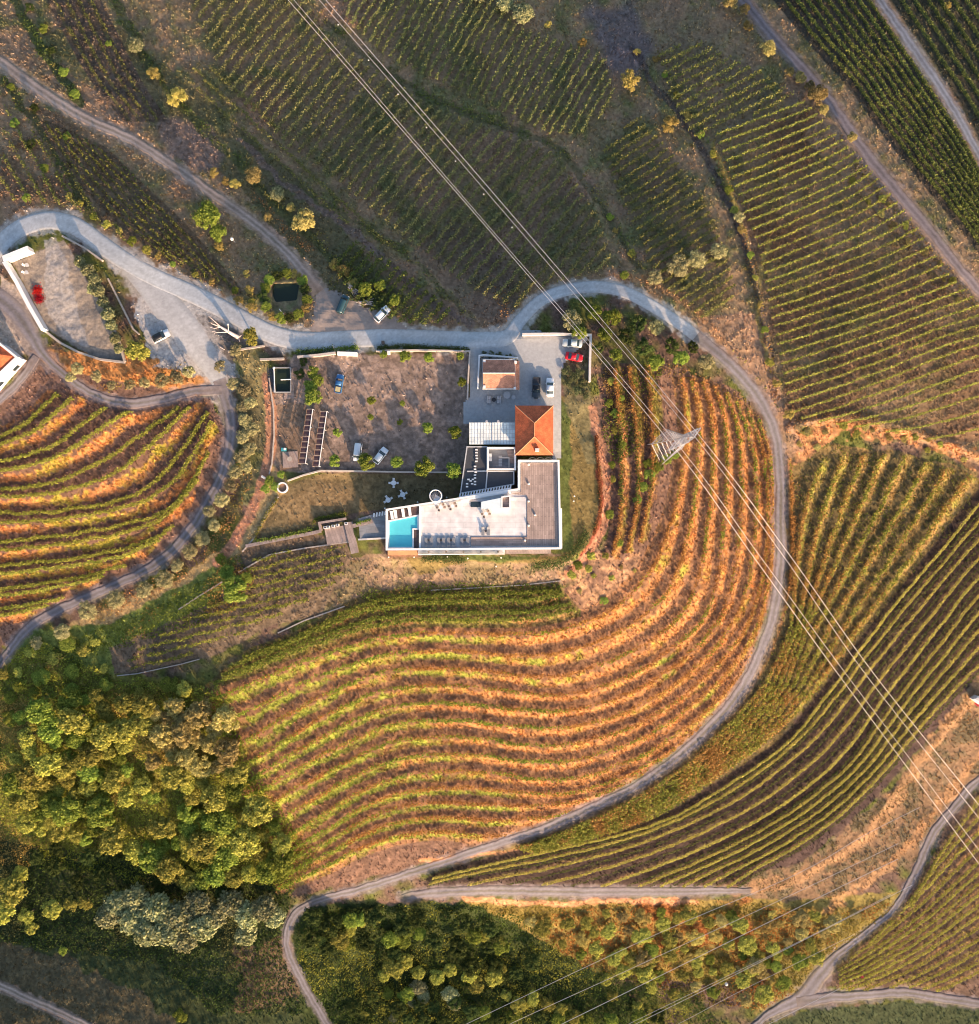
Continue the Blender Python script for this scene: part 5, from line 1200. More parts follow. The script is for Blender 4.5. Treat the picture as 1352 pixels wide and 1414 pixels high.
# box with openings on the terrace
LMB().prism([W2(x, y, ZT + 1.6) for x, y in [(664.5,693),(691.5,687.5),(691.5,702.5),(664.5,702.5)]], ZT + .005, ZT + 1.6).link('stair_head', mat_plain('blue_white_panel', (.62,.72,.76), .5), e)
LMB().prism([W2(x, y, ZT) for x, y in [(650,692.8),(663.6,692.8),(663.6,700.2),(650,700.2)]], ZT + .004, ZT + .25).link('roof_light', 'glass', e)
w_ = LMB().ribbon([W2(x, y, ZT) for x, y in [(693,686.5),(704,685),(704,701.5),(693,701.5)]], .3, ZT - .24, ZT + 1.3, True).link('lift_shaft', 'white', e)
LMB().prism([W2(x, y, ZT) for x, y in [(694,687.5),(703,686.3),(703,700.5),(694,700.5)]], ZT - .22, ZT + .5).link('shaft_floor', 'decks', w_)
LMB().ribbon([W2(636, 691, ZT), W2(665, 686, ZT), W2(700, 680, ZT)], .35, ZT + .01, ZT + .7).link('inner_parapet', 'white', e)
# fins along the diagonal wall
for k in range(19):
    t = k / 18; x = 635 + t * 70; y = 684.5 - t * 12.2
    a = W2(x, y, 4.0); LMB().box((a[0], a[1], 3.9 - .002 * k), (.32, 1.1, .22), R(-12)).link('fin', 'white', e)
LMB().ribbon([W2(634, 687.2, 4.6), W2(706, 674.6, 4.6)], .5, 3.7, 5.0).link('fin_beam', 'white', e)
# south front terraces and windows
LMB().prism([W2(x, y, 1.4) for x, y in [(535.5,760.5),(576.5,760),(576.5,766.5),(535.5,767)]], -1.2, 1.4).link('planter_wall', 'orangewall', e)
LMB().prism([W2(x, y, 1.4) for x, y in [(577,760),(697,759),(697,765.5),(577,766.5)]], -1.2, 1.2).link('front_terrace', 'terrace', e)
LMB().prism([W2(x, y, 1.4) for x, y in [(698,759),(761,758.6),(761,764.5),(698,765)]], -1.2, 1.1).link('front_terrace', 'pave', e)
LMB().ribbon([W2(577.5, 766, 2), W2(697, 765, 2)], .16, 1.21, 2.1).link('railing', 'white', e)
LMB().ribbon([W2(775.2, 702, 4), W2(775.6, 757.5, 4)], .3, -1, 3.9).link('side_wall', 'white', e)
windows(e, ow[5], ow[4], 1.6, 3.6, 12, .62, 'blueglass', .3)
windows(e, ow[4], ow[3], 1.0, 2.6, 7, .45, 'glass', .3)
windows(e, ow[2], ow[1], 1.6, 3.0, 3, .5, 'glass', .3)
for i, (x, y) in enumerate([(730,668),(730,692),(739,711),(730,725.5),(725,746),(730,641.5)]):
    LMB().ball((*W2(x, y, ZT + .35), ZT + .36), .28).link('roof_lamp', 'lamp', e)
for k in range(5):
    LMB().ball((*W2(592 + k * 24, 762, 1.6), 1.4), .2).link('terrace_light', 'tan', e)
# arches between hip house and terrace block
for k in range(3):
    m = LMB(); c0 = W2(735 + k * 11, 634, 4.6)
    for j in range(6):
        a0 = math.pi * j / 6; a1 = math.pi * (j + 1) / 6
        m.tube((c0[0] + math.cos(a0) * .8, c0[1] + math.sin(a0) * .45 - .1, 5.0 + .25 * math.sin(a0)), (c0[0] + math.cos(a1) * .8, c0[1] + math.sin(a1) * .45 - .1, 5.0 + .25 * math.sin(a1)), .1, 6)
    m.link('arched_hoop', 'dark', e)
# round stair tower
e = empty('round_stair_tower', g1(601.5, 685)); tag(e, 'round white stair drum on the dark lawn against the building', 'tower')
cx, cy = W2(601.5, 684.5, 5); m = LMB(); pts = [(cx + 1.35 * math.cos(a), cy + 1.35 * math.sin(a)) for a in np.linspace(0, 2 * math.pi, 25)[:-1]]
m.ribbon(pts, .22, -.4, 5.3, True); m.link('drum_wall', 'white', e, True)
for k in range(12):
    a = k * 2 * math.pi / 12; LMB().box((cx + .62 * math.cos(a), cy + .62 * math.sin(a), 1 + k * .3), (1.1, .42, .14), a).link('step', 'white', e)
LMB().tube((cx, cy, -.3), (cx, cy, 5.0), .14, 10).link('column', 'metal', e)
m = LMB(); q = W2(603, 693, 4.4); m.box((q[0], q[1], 4.6), (1.2, 1.6, .2)); m.link('landing', 'white', e)
# house at the left edge
e = empty('edge_house', g1(2, 500)); tag(e, 'corner of a white walled house with a red roof at the left edge', 'house')
zb = float(zpx(5, 500)); zt = zb + 4
# roof reaches out of the frame
top = [(-70,452),(0,474),(25,494),(-20,540),(-90,500)]
LMB().prism([W2(x, y, zt) for x, y in top], zb - 2, zt).link('wall', 'white', e)
a = [W2(-70,452,zt), W2(0,475,zt), W2(23,493,zt), W2(2,513,zt), W2(-90,500,zt)]; r = W2(-50, 483, zt + 2); r2 = W2(4, 490, zt + 1.2)
m = LMB(); m.add([(*p, zt + .25) for p in a] + [(*r, zt + 2), (*r2, zt + 1.2)], [(0,5,6,1),(1,6,2),(2,6,3),(3,6,5,4),(4,5,0),(0,1,2,3,4)]); m.link('roof', 'terra', e)
LMB().ribbon([W2(-90, 505, zt), W2(-20, 537, zt), W2(25, 494, zt), W2(0, 474, zt)], .5, zt - .3, zt + .7).link('parapet', 'white', e)
windows(e, W2(-20, 540, zt), W2(25, 494, zt), zb + .6, zb + 2.2, 2, .35)
# hut at the right edge
e = empty('edge_hut', g1(1356, 966)); tag(e, 'small white hut with a grey roof and red trim cut by the right edge', 'hut')
zb = float(zpx(1356, 966)); zt = zb + 2.8; c = [W2(1344,966,zt), W2(1350,961,zt), W2(1372,968,zt), W2(1366,980,zt)]
LMB().prism(c, zb - 1, zt).link('wall', 'white', e); LMB().prism([W2(1345.5,965,zt), W2(1350,962,zt), W2(1370,968,zt), W2(1365,975,zt)], zt + .004, zt + .25).link('roof', 'lgrey', e)
LMB().prism([W2(1346,970,zt), W2(1352,973,zt), W2(1350,976,zt), W2(1345,971,zt)], zt + .004, zt + .2).link('trim', 'red', e)

# ------------------------------------------------------------------ garden structures
def surface_px(name, poly, mat, label, cat, lift=.12, group=None, th=.3):
    z = max(float(zpx(x, y)) for x, y in poly) + lift
    e0 = g1(*np.mean(poly, 0)); pts = [W2(x, y, z) for x, y in poly]
    m = MB().prism([(p[0] - e0[0], p[1] - e0[1]) for p in pts], z - th - 1.2 - e0[2], z - e0[2]); o = m.link(name, mat); o.location = e0; tag(o, label, cat, group); return o
surface_px('patio', [(495,716),(512,711),(533,707),(533,743),(497,744)], 'patio', 'blue grey patio between the pool and the barbecue terrace', 'patio')
surface_px('barbecue_terrace', [(448,730),(478,725),(484,748),(452,752)], 'pave', 'mauve paved terrace in front of the barbecue counters', 'patio', .1)
surface_px('walkway', [(475,722),(487,720),(495,763),(485,765)], 'pave', 'narrow mauve walkway leading down from the barbecue terrace', 'path', .13)
surface_px('planter', [(486,724),(513,717),(515,722),(488,729)], 'pave', 'mauve planter with a low hedge beside the grey patio', 'planter', .3)
surface_px('paved_square', [(390,624),(411,623),(412,645),(391,646)], 'pave', 'small paved square with a stone figure left of the pergolas', 'patio', .1)
o = surface_px('tank_apron', [(400,508),(405,508),(406,550),(392,551),(392,543),(402,543)], 'pave', 'mauve paving along the green tank', 'patio', .05)
# barbecue counters
e = empty('barbecue_shelter', g1(455, 722)); tag(e, 'low barbecue shelter with dark opening and white counters', 'barbecue')
z0 = float(zpx(460, 724))
LMB().ribbon([W2(443, 733, z0 + 1), W2(441, 722, z0 + 1), W2(478, 716, z0 + 1)], .5, z0 - .3, z0 + 1.3).link('back_wall', 'pave', e)
LMB().prism([W2(444, 723, z0), W2(476, 717.5, z0), W2(477, 720, z0), W2(445, 726, z0)], z0 + .02, z0 + .5).link('hearth', 'dark', e)
for i, (x, y) in enumerate([(449,728.5),(453,727.8),(460,726.5),(466,725.2),(478,723)]):
    LMB().box((*W2(x, y, z0 + .9), z0 + .45), (.75, .6, .9)).link('counter', 'white', e); LMB().box((*W2(x, y, z0 + .95), z0 + .93), (.4, .3, .05)).link('hob', 'dark', e)
# stepping stones
for k in range(5):
    x, y = 516.5 + k * 3.9, 711.3 - k * .75
    o = MB().box((0, 0, .05), (.36, 1.0, .2), R(-8)).link('stepping_slab', 'white'); o.location = g1(x, y, .12); tag(o, 'white slab of the short flight left of the pool, %s from the left' % ordinal(k + 1), 'step', 'white slabs left of the pool')
# pergolas
def pergola(c0, c1, wpx0, wpx1, label):
    e = empty('pergola', g1(*c0)); tag(e, label, 'pergola', 'pergolas in the vegetable plot')
    a = np.array(c0, float); b = np.array(c1, float); n = 10
    zt = max(float(zpx(*c0)), float(zpx(*c1))) + 2.2
    for s in (0, 1):
        off0 = np.array([wpx0 * (s - .5), 0]); off1 = np.array([wpx1 * (s - .5), 0]); p = W2(*(a + off0), zt); q = W2(*(b + off1), zt)
        LMB().ribbon([p, q], .16 if s else .12, zt, zt + .16).link('rail', 'white' if s else 'wood', e)
        for t in (0, .33, .66, 1):
            r = np.array(p) * (1 - t) + np.array(q) * t; LMB().tube((*r, zt - 2.9), (*r, zt), .08).link('post', 'white' if s else 'wood', e)
    for k in range(n + 1):
        t = k / n; c = a * (1 - t) + b * t; w = wpx0 * (1 - t) + wpx1 * t
        LMB().ribbon([W2(c[0] - w / 2, c[1], zt), W2(c[0] + w / 2, c[1], zt)], .08, zt + .165, zt + .24).link('crossbar', 'stone', e)
        if k < n:
            d = a * (1 - (k + .5) / n) + b * ((k + .5) / n); hy = abs(b[1] - a[1]) / n * .4
            LMB().prism([W2(d[0] - w / 2 + .6, d[1] - hy, zt), W2(d[0] + w / 2 - .6, d[1] - hy, zt), W2(d[0] + w / 2 - .6, d[1] + hy, zt), W2(d[0] - w / 2 + .6, d[1] + hy, zt)], zt - .12, zt - .06).link('shade_panel', mat_plain('shade_cloth', (.06,.035,.045), .8), e)
pergola((428,565), (417,640), 8, 10, 'left pergola with dark shade panels in the vegetable plot')
pergola((447,568), (436,644), 9, 9, 'right pergola with white cross bars in the vegetable plot')
# tank
e = empty('irrigation_tank', g1(390, 524)); tag(e, 'dark green water tank with pale rim and a pipe across it', 'water tank'); z0 = float(zpx(405, 524)) + .5
tk = [W2(378.5, 507.5, z0), W2(401.5, 507.5, z0), W2(401.5, 541.5, z0), W2(378.5, 541.5, z0)]
LMB().ribbon(tk, .22, z0 - 2, z0 + .15, True).link('rim', 'patio', e)
LMB().prism(tk, z0 - 2, z0 - .5).link('water', 'tank', e)
LMB().tube((*W2(378.5, 508, z0), z0 + .25), (*W2(380, 541, z0), z0 + .25), .12).link('pipe', 'white', e)
LMB().tube((*W2(388, 524.5, z0), z0 + .2), (*W2(402, 524, z0), z0 + .2), .12).link('pipe', 'white', e)
LMB().ball((*W2(379, 508.5, z0), z0 + .5), .3).link('valve', 'white', e)
surface_px('tank_channel', [(369,508),(377,508),(378,541),(371,541)], 'darkroof', 'dark sunken channel along the left of the green tank', 'channel', .05)
# pond
e = MB().prism([(-3, -2.6), (3, -2.8), (3.2, 2.6), (-2.8, 2.8)], -.3, 0).link('pond_water', 'tank'); e.location = g1(394, 408, .35); tag(e, 'square pool of black water inside its ring of bushes', 'pond', kind=None)
o = MB().tube((0, 0, .3), (1.1, -1.3, .5), .09).link('pipe', 'white'); o.location = g1(386, 427, .6); tag(o, 'white pipe sticking out over the square pond', 'pipe')
o = MB().tube((0, 0, .3), (1.0, .7, .4), .09).link('pipe', 'tan'); o.location = g1(386, 444, .1); tag(o, 'tan pipe at the lower rim of the pond bushes', 'pipe')
# well
e = empty('round_well', g1(391, 673.5)); tag(e, 'round well with a white ring and dark wooden cover', 'well')
gx, gy, gz = e.location
pts = [(1.15 * math.cos(a), 1.15 * math.sin(a)) for a in np.linspace(0, 2 * math.pi, 25)[:-1]]
MB().ribbon(pts, .3, -.5, .8, True).link('ring', 'white', e); MB().prism([(1.0 * math.cos(a), 1.0 * math.sin(a)) for a in np.linspace(0, 2 * math.pi, 20)[:-1]], -.4, .45).link('cover', 'wood', e)
for i, (x, y, w, h, r) in enumerate([(365,659.5,.9,.6,30),(376,666,1.0,.6,35)]):
    e = empty('garden_bench', g1(x, y), R(-r)); tag(e, ['white bench beside the red path', 'white bench between bench and round well'][i], 'bench', 'benches by the well')
    MB().box((0, 0, .42), (1.3, .5, .08)).link('seat', 'white', e); MB().box((0, .27, .7), (1.3, .06, .45)).link('backrest', 'white', e)
    for sx in (-.55, .55): MB().box((sx, 0, .19), (.08, .45, .38)).link('leg', 'white', e)
# stone figure and barrel
e = empty('stone_basin', g1(401, 634, .12)); tag(e, 'grey stone basin in the middle of the paved square', 'basin')
MB().tube((0, 0, 0), (0, 0, .5), .28, 10, .2).link('pedestal', 'stone', e); MB().tube((0, 0, .5), (0, 0, .75), .3, 14, .6).link('bowl', 'stone', e)
e = empty('water_cart', g1(393, 621)); tag(e, 'small teal cart at the top of the paved square', 'cart')
MB().box((0, 0, .6), (1.2, .8, .5)).link('tub', 'teal', e); MB().box((.3, .1, .95), (.5, .5, .2)).link('lid', 'white', e)
for sx in (-.4, .4):
    for sy in (-.42, .42): MB().tube((sx, sy - .04, .22), (sx, sy + .04, .22), .22, 12).link('wheel', 'rubber', e)
# globe lamp post and dead tree
e = empty('lamp_post', g1(325, 335)); tag(e, 'white globe lamp post in the dark grass beside the dirt track', 'lamp post')
MB().tube((0, 0, 0), (0, 0, 2.6), .06, 8).link('post', 'metal', e); MB().ball((0, 0, 2.8), .42, 14, 8).link('globe', 'lamp', e)
e = empty('dead_tree', g1(329, 466)); tag(e, 'bleached leafless dead tree leaning over the roadside island', 'dead tree')
m = MB(); P0 = (0, 0, 0); P1 = (-1.8, 1.0, 1.6); P2 = (-3.4, 2.0, 2.3); m.tube(P0, P1, .5, 10, .36); m.tube(P1, P2, .36, 8, .22); m.link('trunk', 'deadwood', e)
m = MB()
for (a, b, r) in [(P2, (-5.4, 2.6, 3.2), .15), (P2, (-4.9, 3.4, 3.2), .13), (P1, (-3.8, .6, 2.6), .14), ((-3.8, .6, 2.6), (-5.2, .8, 3.0), .09), (P2, (-4.6, 1.5, 3.0), .12), (P1, (-1.6, 2.4, 2.6), .13), ((-4.9, 3.4, 3.2), (-5.8, 4.2, 3.6), .08), (P0, (.5, -1.0, .6), .18), (P0, (.9, .4, .5), .16), ((-4.6, 1.5, 3.0), (-5.6, 1.7, 3.3), .07)]: m.tube(a, b, r, 6, r * .5)
m.ball((-1.6, 2.5, 2.7), .25); m.link('branches', 'deadwood', e)
o = MB().tube((0, 0, .2), (1.1, -.7, .25), .1).link('log', 'deadwood'); o.location = g1(304, 479); tag(o, 'pale fallen log below the dead tree', 'log')
# roadside bits
for i, (x, y, r) in enumerate([(498,408,20),(488,402,-50),(505,418,10)]):
    e = empty('log_pile', g1(x, y, .1), R(r)); tag(e, ['middle heap of cut branches behind the parked cars', 'upper heap of cut branches behind the dark car', 'right heap of pale branches beside the white car'][i], 'branch pile', 'branch piles')
    m = MB()
    for k in range(14): m.tube((-1.4 + rng.normal() * .3, rng.normal() * .4, .1 + .04 * k), (1.3 + rng.normal() * .3, rng.normal() * .5, .1 + .04 * k), .06, 5)
    m.link('branches', 'deadwood' if i else 'bark', e)
def bins(x, y, label, mat, grp):
    e = empty('wheelie_bin', g1(x, y)); tag(e, label, 'bin', grp)
    MB().box((0, 0, .5), (.6, .7, 1.0), 0, 1.1).link('body', mat, e); MB().box((0, 0, 1.06), (.7, .8, .08)).link('lid', mat, e)
bins(528.5, 488, 'left bin of the three by the yard wall', 'white', 'bins by the yard wall'); bins(533, 488, 'middle dark bin of the three by the yard wall', 'dark', 'bins by the yard wall'); bins(537.5, 488, 'right bin of the three by the yard wall', 'white', 'bins by the yard wall')
bins(529.5, 474, 'lone dark bin on the road edge above the yard', 'dark', 'roadside bins')

# ------------------------------------------------------------------ furniture
def lounger(mat, frame='metal'):
    e = empty('sun_lounger', (0, 0, 0))
    MB().box((0, -.25, .36), (.66, 1.35, .1)).link('cushion', mat, e)
    m = MB(); m.add([(-.33, .43, .33), (.33, .43, .33), (.33, .98, .68), (-.33, .98, .68), (-.33, .43, .42), (.33, .43, .42), (.33, .95, .77), (-.33, .95, .77)], [(0,1,2,3),(4,7,6,5),(0,4,5,1),(1,5,6,2),(2,6,7,3),(3,7,4,0)]); m.link('backrest', mat, e)
    MB().box((0, 0, .26), (.7, 1.9, .06)).link('frame', frame, e)
    for sx in (-.3, .3):
        for sy in (-.8, .8): MB().box((sx, sy, .12), (.06, .06, .24)).link('leg', frame, e)
    return e
pl = {'grey': lounger('grey'), 'white': lounger('white')}; plu = {}
def put_lounger(kind, x, y, z, rz, label, group):
    e = pl[kind] if kind not in plu else copy_tree(pl[kind]); plu[kind] = 1
    e.location = (*W2(x, y, z), z); e.rotation_euler = (0, 0, R(rz)); tag(e, label, 'sun lounger', group)
for i, x in enumerate([588.5, 595.5, 605.5, 612.5, 619.5, 626.5, 638, 645.5]):
    put_lounger('grey', x, 748, ZT - .05, 180, 'grey sun lounger along the south parapet, %s from the left' % ordinal(i + 1), 'sun loungers on the south edge')
for i, x in enumerate([541.5, 546.5, 557, 566]):
    put_lounger('white', x, 711.5 - (x - 541) * .2, ZT - .05, 8, 'white sun lounger on the dark deck above the pool, %s from the left' % ordinal(i + 1), 'sun loungers on the pool deck')
for i, x in enumerate([667, 674.5]):
    put_lounger('grey', x, 733.5, ZT, 0, ['left', 'right'][i] + ' grey lounger of the pair in the middle of the white terrace', 'sun loungers on the white terrace')
def table(mat, r=.38, h=.72):
    e = empty('table', (0, 0, 0)); MB().tube((0, 0, h - .05), (0, 0, h), r, 16).link('tabletop', mat, e); MB().tube((0, 0, 0), (0, 0, h - .05), .05, 8).link('leg', mat, e); MB().tube((0, 0, 0), (0, 0, .04), .24, 12).link('base', mat, e); return e
def chair(mat, cmat=None):
    e = empty('chair', (0, 0, 0)); MB().box((0, 0, .43), (.5, .5, .07)).link('seat', cmat or mat, e); MB().box((0, .25, .68), (.5, .06, .5)).link('backrest', mat, e)
    for sx in (-.22, .22):
        for sy in (-.2, .2): MB().box((sx, sy, .2), (.05, .05, .4)).link('leg', mat, e)
    return e
tp = {}; cp = {}
def put_table(mat, x, y, z, label, group, r=.38, h=.72):
    e = copy_tree(tp[(mat, r)]) if (mat, r) in tp else table(mat, r, h); tp.setdefault((mat, r), e); e.location = (*W2(x, y, z), z); tag(e, label, 'table', group)
def put_chair(mat, x, y, z, rz, label, group):
    e = copy_tree(cp[mat]) if mat in cp else chair(mat); cp.setdefault(mat, e); e.location = (*W2(x, y, z), z); e.rotation_euler = (0, 0, R(rz)); tag(e, label, 'chair', group)
for i, x in enumerate([592, 609, 623, 641.5]): put_table('dark', x, 746, ZT - .05, 'small dark table between loungers on the south edge, %s from the left' % ordinal(i + 1), 'side tables on the south edge', .24, .45)
put_table('dark', 670.8, 733, ZT, 'small dark table between the two mid terrace loungers', 'terrace tables', .24, .45)
for i, (x, y, d) in enumerate([(609,700.5,'left table by the drum end of the terrace'), (625,699,'second table right of the drum end of the terrace'), (671,709.5,'table in the middle of the white terrace')]):
    put_table('white', x, y, ZT, 'white ' + d, 'terrace tables', .42)
    for k, (dx, dy, rz) in enumerate([(-5, 0, 90), (5, 0, -90), (-2.6, 4, 180), (3, -4, 0)]):
        put_chair('tan', x + dx, y + dy, ZT, rz, 'wicker chair %s the %s' % (['left of', 'right of', 'below', 'above'][k], ['table nearest the drum', 'second table from the drum', 'mid terrace table'][i]), 'wicker chairs on the terrace')
for i, (x, y) in enumerate([(544, 667), (556.5, 683), (536.5, 690.5)]):
    z = float(zpx(x, y)); nm = ['upper', 'right', 'lower left'][i]; a0 = [0, 25, 30][i]
    put_table('white', x, y, z, '%s white table of the three on the dark lawn' % nm, 'lawn tables', .62)
    for k in range(4 if i < 2 else 3):
        a = R(a0 + 90 * k); put_chair('white', x + 5.2 * math.cos(a), y - 5.2 * math.sin(a), z, a0 + 90 * k - 90, 'white chair at the %s lawn table, %s round from the right' % (nm, ordinal(k + 1)), 'white lawn chairs')
z = float(zpx(682, 552)) + .1
put_table('dark', 682, 552.5, z, 'dark round table in the court south of the small house', 'court tables', .5)
for i, (x, nm) in enumerate([(675.5, 'left'), (688.5, 'right')]):
    e = empty('sofa', (*W2(x, 552.5, z), z), R(90 if i == 0 else -90)); tag(e, '%s grey sofa facing the dark court table' % nm, 'sofa', 'court sofas')
    MB().box((0, 0, .25), (1.8, .8, .4)).link('seat', 'grey', e); MB().box((0, .42, .5), (1.8, .18, .8)).link('backrest', 'lgrey', e)
    for sx in (-.45, .45): MB().box((sx, -.03, .49), (.8, .65, .1)).link('cushion', 'lgrey', e)
put_table('lgrey', 700, 546, z, 'grey round table beside the small house', 'court tables', .85); put_table('lgrey', 709, 549, z, 'dark grey round table right of the larger grey one', 'court tables', .5)
for i, (x, y) in enumerate([(36, 367), (35.5, 377)]):
    z = float(zpx(x, y)); put_chair('white', x - 1.5, y, z, 60, ['upper', 'lower'][i] + ' white chair inside the thick white wall', 'chairs inside the white wall')
    put_table('lgrey', x + 3, y, z, ['upper', 'lower'][i] + ' pale small table inside the thick white wall', 'tables inside the white wall', .45)
for i, (x, y) in enumerate([(793,685),(792,692),(618,769),(646,771),(692,770),(537,769),(572,769),(685,782)]):
    e = empty('garden_light', g1(x, y)); tag(e, 'small round garden light on the grass round the building, %s in line from the east' % ordinal(i + 1), 'garden light', 'garden lights')
    MB().tube((0, 0, 0), (0, 0, .35), .06, 8).link('post', 'metal', e); MB().ball((0, 0, .45), .2).link('globe', 'lamp', e)
for i, (x, y) in enumerate([(577,693.5),(617,687),(577,697),(532,702)]):
    e = empty('garden_light', g1(x, y)); tag(e, 'pale globe light on the dark lawn beside the diagonal wall, %s' % ['left of the drum', 'right of the drum', 'nearest the pool corner wall', 'at the far left end'][i], 'garden light', 'lights by the diagonal wall')
    MB().tube((0, 0, 0), (0, 0, .5), .06, 8).link('post', 'metal', e); MB().ball((0, 0, .6), .22).link('globe', 'lamp', e)

# ------------------------------------------------------------------ vehicles
def loft(m, secs):
    """secs: list of (x, [(y, z) ring])"""
    n = len(secs[0][1]); v = []; f = []
    for x, ring in secs: v += [(x, y, z) for y, z in ring]
    for i in range(len(secs) - 1):
        for k in range(n): f.append((i * n + k, i * n + (k + 1) % n, (i + 1) * n + (k + 1) % n, (i + 1) * n + k))
    f.append(tuple(range(n - 1, -1, -1))); f.append(tuple((len(secs) - 1) * n + k for k in range(n)))
    return m.add(v, f)
def vehicle(name, kind, paint, roofpaint=None, Lx=4.3, Wd=1.82, Ht=1.5):
    e = empty(name, (0, 0, 0)); h = Lx / 2; w = Wd / 2
    def ring(hw, zt, zb=.28): return [(-hw * .92, zb), (hw * .92, zb), (hw, zb + .2), (hw, zt - .12), (hw * .9, zt), (0, zt + .03), (-hw * .9, zt), (-hw, zt - .12), (-hw, zb + .2)]
    hood = .82 if kind != 'van' else .95; belt = .92 if kind != 'van' else 1.05
    m = MB()
    loft(m, [(-h, ring(w * .82, .74)), (-h + .12, ring(w * .95, belt - .08)), (-h + .5, ring(w, belt)), (0, ring(w, belt)), (h - 1.15, ring(w, belt - .02)), (h - .5, ring(w * .98, hood - .06)), (h - .12, ring(w * .9, hood - .14)), (h, ring(w * .74, hood - .28))])
    m.link('body', paint, e, True)
    if kind == 'hatch': x0, x1, x2, x3 = -h + .18, -h + .75, .35, 1.05
    elif kind == 'sedan': x0, x1, x2, x3 = -h + .7, -h + 1.35, .35, 1.1
    elif kind == 'van': x0, x1, x2, x3 = -h + .06, -h + .2, h - 1.25, h - .75
    else: x0, x1, x2, x3 = -.55, -.4, .55, 1.15
    def gr(hw, zt): return [(-hw, belt - .12), (hw, belt - .12), (hw * .97, belt), (hw * .88, zt), (-hw * .88, zt), (-hw * .97, belt)]
    m = MB(); loft(m, [(x0, gr(w * .86, belt + .02)), (x1, gr(w * .9, Ht - .05)), (x2, gr(w * .9, Ht - .03)), (x3, gr(w * .86, belt))]); m.link('windows', 'glass', e)
    m = MB(); rw = w * .80
    rr = lambda q, z: [(-rw * q, z - .07), (rw * q, z - .07), (rw * q, z), (0, z + .04), (-rw * q, z)]
    loft(m, [(x1 - .06, rr(.95, Ht - .03)), (x1 + .25, rr(1, Ht)), (x2 - .25, rr(1, Ht)), (x2 + .04, rr(.93, Ht - .03))]); m.link('roof', roofpaint or paint, e, True)
    if kind == 'pickup':
        MB().box((-h + .85, 0, belt + .02), (1.35, Wd * .78, .06)).link('load_bed', 'dark', e)
        for sy in (-1, 1): MB().box((-h + .85, sy * w * .88, belt + .1), (1.5, .12, .16)).link('bed_side', paint, e)
        MB().box((-h + .1, 0, belt + .08), (.1, Wd * .8, .14)).link('tailgate', paint, e)
    for sx in (-1, 1):
        for sy in (-1, 1):
            x = sx * Lx * .31; t = MB().tube((x, sy * (w - .2), .33), (x, sy * (w + .02), .33), .33, 16).link('wheel', 'rubber', e)
            MB().tube((x, sy * (w + .005), .33), (x, sy * (w + .035), .33), .19, 10).link('rim', 'hub', t)
    for sy in (-1, 1):
        MB().box((h - .14, sy * w * .68, hood - .2), (.22, .36, .12)).link('headlight', 'head', e)
        MB().box((-h + .06, sy * w * .72, .72), (.1, .3, .16)).link('tail_light', 'tail', e)
        MB().box((x3 - .2, sy * (w + .1), belt + .05), (.14, .2, .12)).link('mirror', paint, e)
    return e
PW = carpaint('white_paint', (.82,.83,.84)); PBK = carpaint('black_paint', (.015,.016,.02)); PTL = carpaint('teal_dark_paint', (.03,.075,.095)); PBL = carpaint('blue_paint', (.05,.17,.38)); PRD = carpaint('red_car_paint', (.62,.015,.03)); PSV = carpaint('silver_paint', (.50,.56,.57)); PDG = carpaint('dark_grey_paint', (.06,.075,.09))
def place_car(e, x0, y0, x1, y1, label, cat='car'):
    """front at (x0,y0), tail at (x1,y1)"""
    cx, cy = (x0 + x1) / 2, (y0 + y1) / 2; a = np.array(g1(x0, y0)); b = np.array(g1(x1, y1)); d = a - b
    gx, gy, gz = g1(cx, cy, .16); e.location = (gx, gy, gz); e.rotation_euler = (0, 0, math.atan2(d[1], d[0])); tag(e, label, cat, 'parked vehicles')
V_ = vehicle
place_car(V_('parked_car', 'hatch', PW, PBK, 4.4, 1.85), 235, 459, 212, 471, 'white car with a black roof parked on the gravel yard')
place_car(V_('parked_car', 'van', PTL, PTL, 4.6, 1.9, 1.75), 480, 409, 468, 434, 'dark teal off-road car in the layby above the road')
place_car(V_('parked_car', 'hatch', PW, None, 4.4, 1.85), 537, 426, 519, 443, 'white car parked in the layby above the road')
e = V_('parked_pickup', 'pickup', PBL, None, 4.5, 1.75); MB().box((-1.35, 0, 1.1), (1.1, 1.1, .35)).link('load', 'yellow', e); place_car(e, 471, 518, 467, 543, 'blue pickup with a pale load in the brown yard', 'pickup')
place_car(V_('parked_van', 'van', PW, None, 4.3, 1.8, 1.85), 493, 636, 496, 613, 'white van, left of the two white vehicles in the yard', 'van')
place_car(V_('parked_car', 'hatch', PW, None, 4.3, 1.8), 534, 619, 518, 640, 'white hatchback, right of the two white vehicles in the yard')
place_car(V_('parked_car', 'sedan', PSV, None, 4.6, 1.85), 776, 473.5, 804, 475.5, 'silver green car parked above the red one')
place_car(V_('parked_car', 'sedan', PRD, None, 4.1, 1.8), 805, 496, 780, 491, 'bright red car inside the corner wall')
place_car(V_('parked_pickup', 'pickup', PDG, PBK, 5.0, 1.9), 740, 551, 741, 521, 'dark grey pickup beside the white car in the car park', 'pickup')
place_car(V_('parked_car', 'sedan', PW, None, 4.5, 1.85), 759.5, 522, 759, 549, 'white car right of the dark pickup in the car park')

# ------------------------------------------------------------------ power line
PB_ = g1(913, 620); zt0 = 22.0
topc = W2(957, 600, zt0)
e = empty('electricity_pylon', PB_); tag(e, 'tall lattice steel electricity pylon standing in the vine terraces', 'pylon')
ld = np.array([.62, -.78]); ad = np.array([.78, .62])   # along the line, along the arms
bx, by, bz = PB_; Hh = zt0 - bz
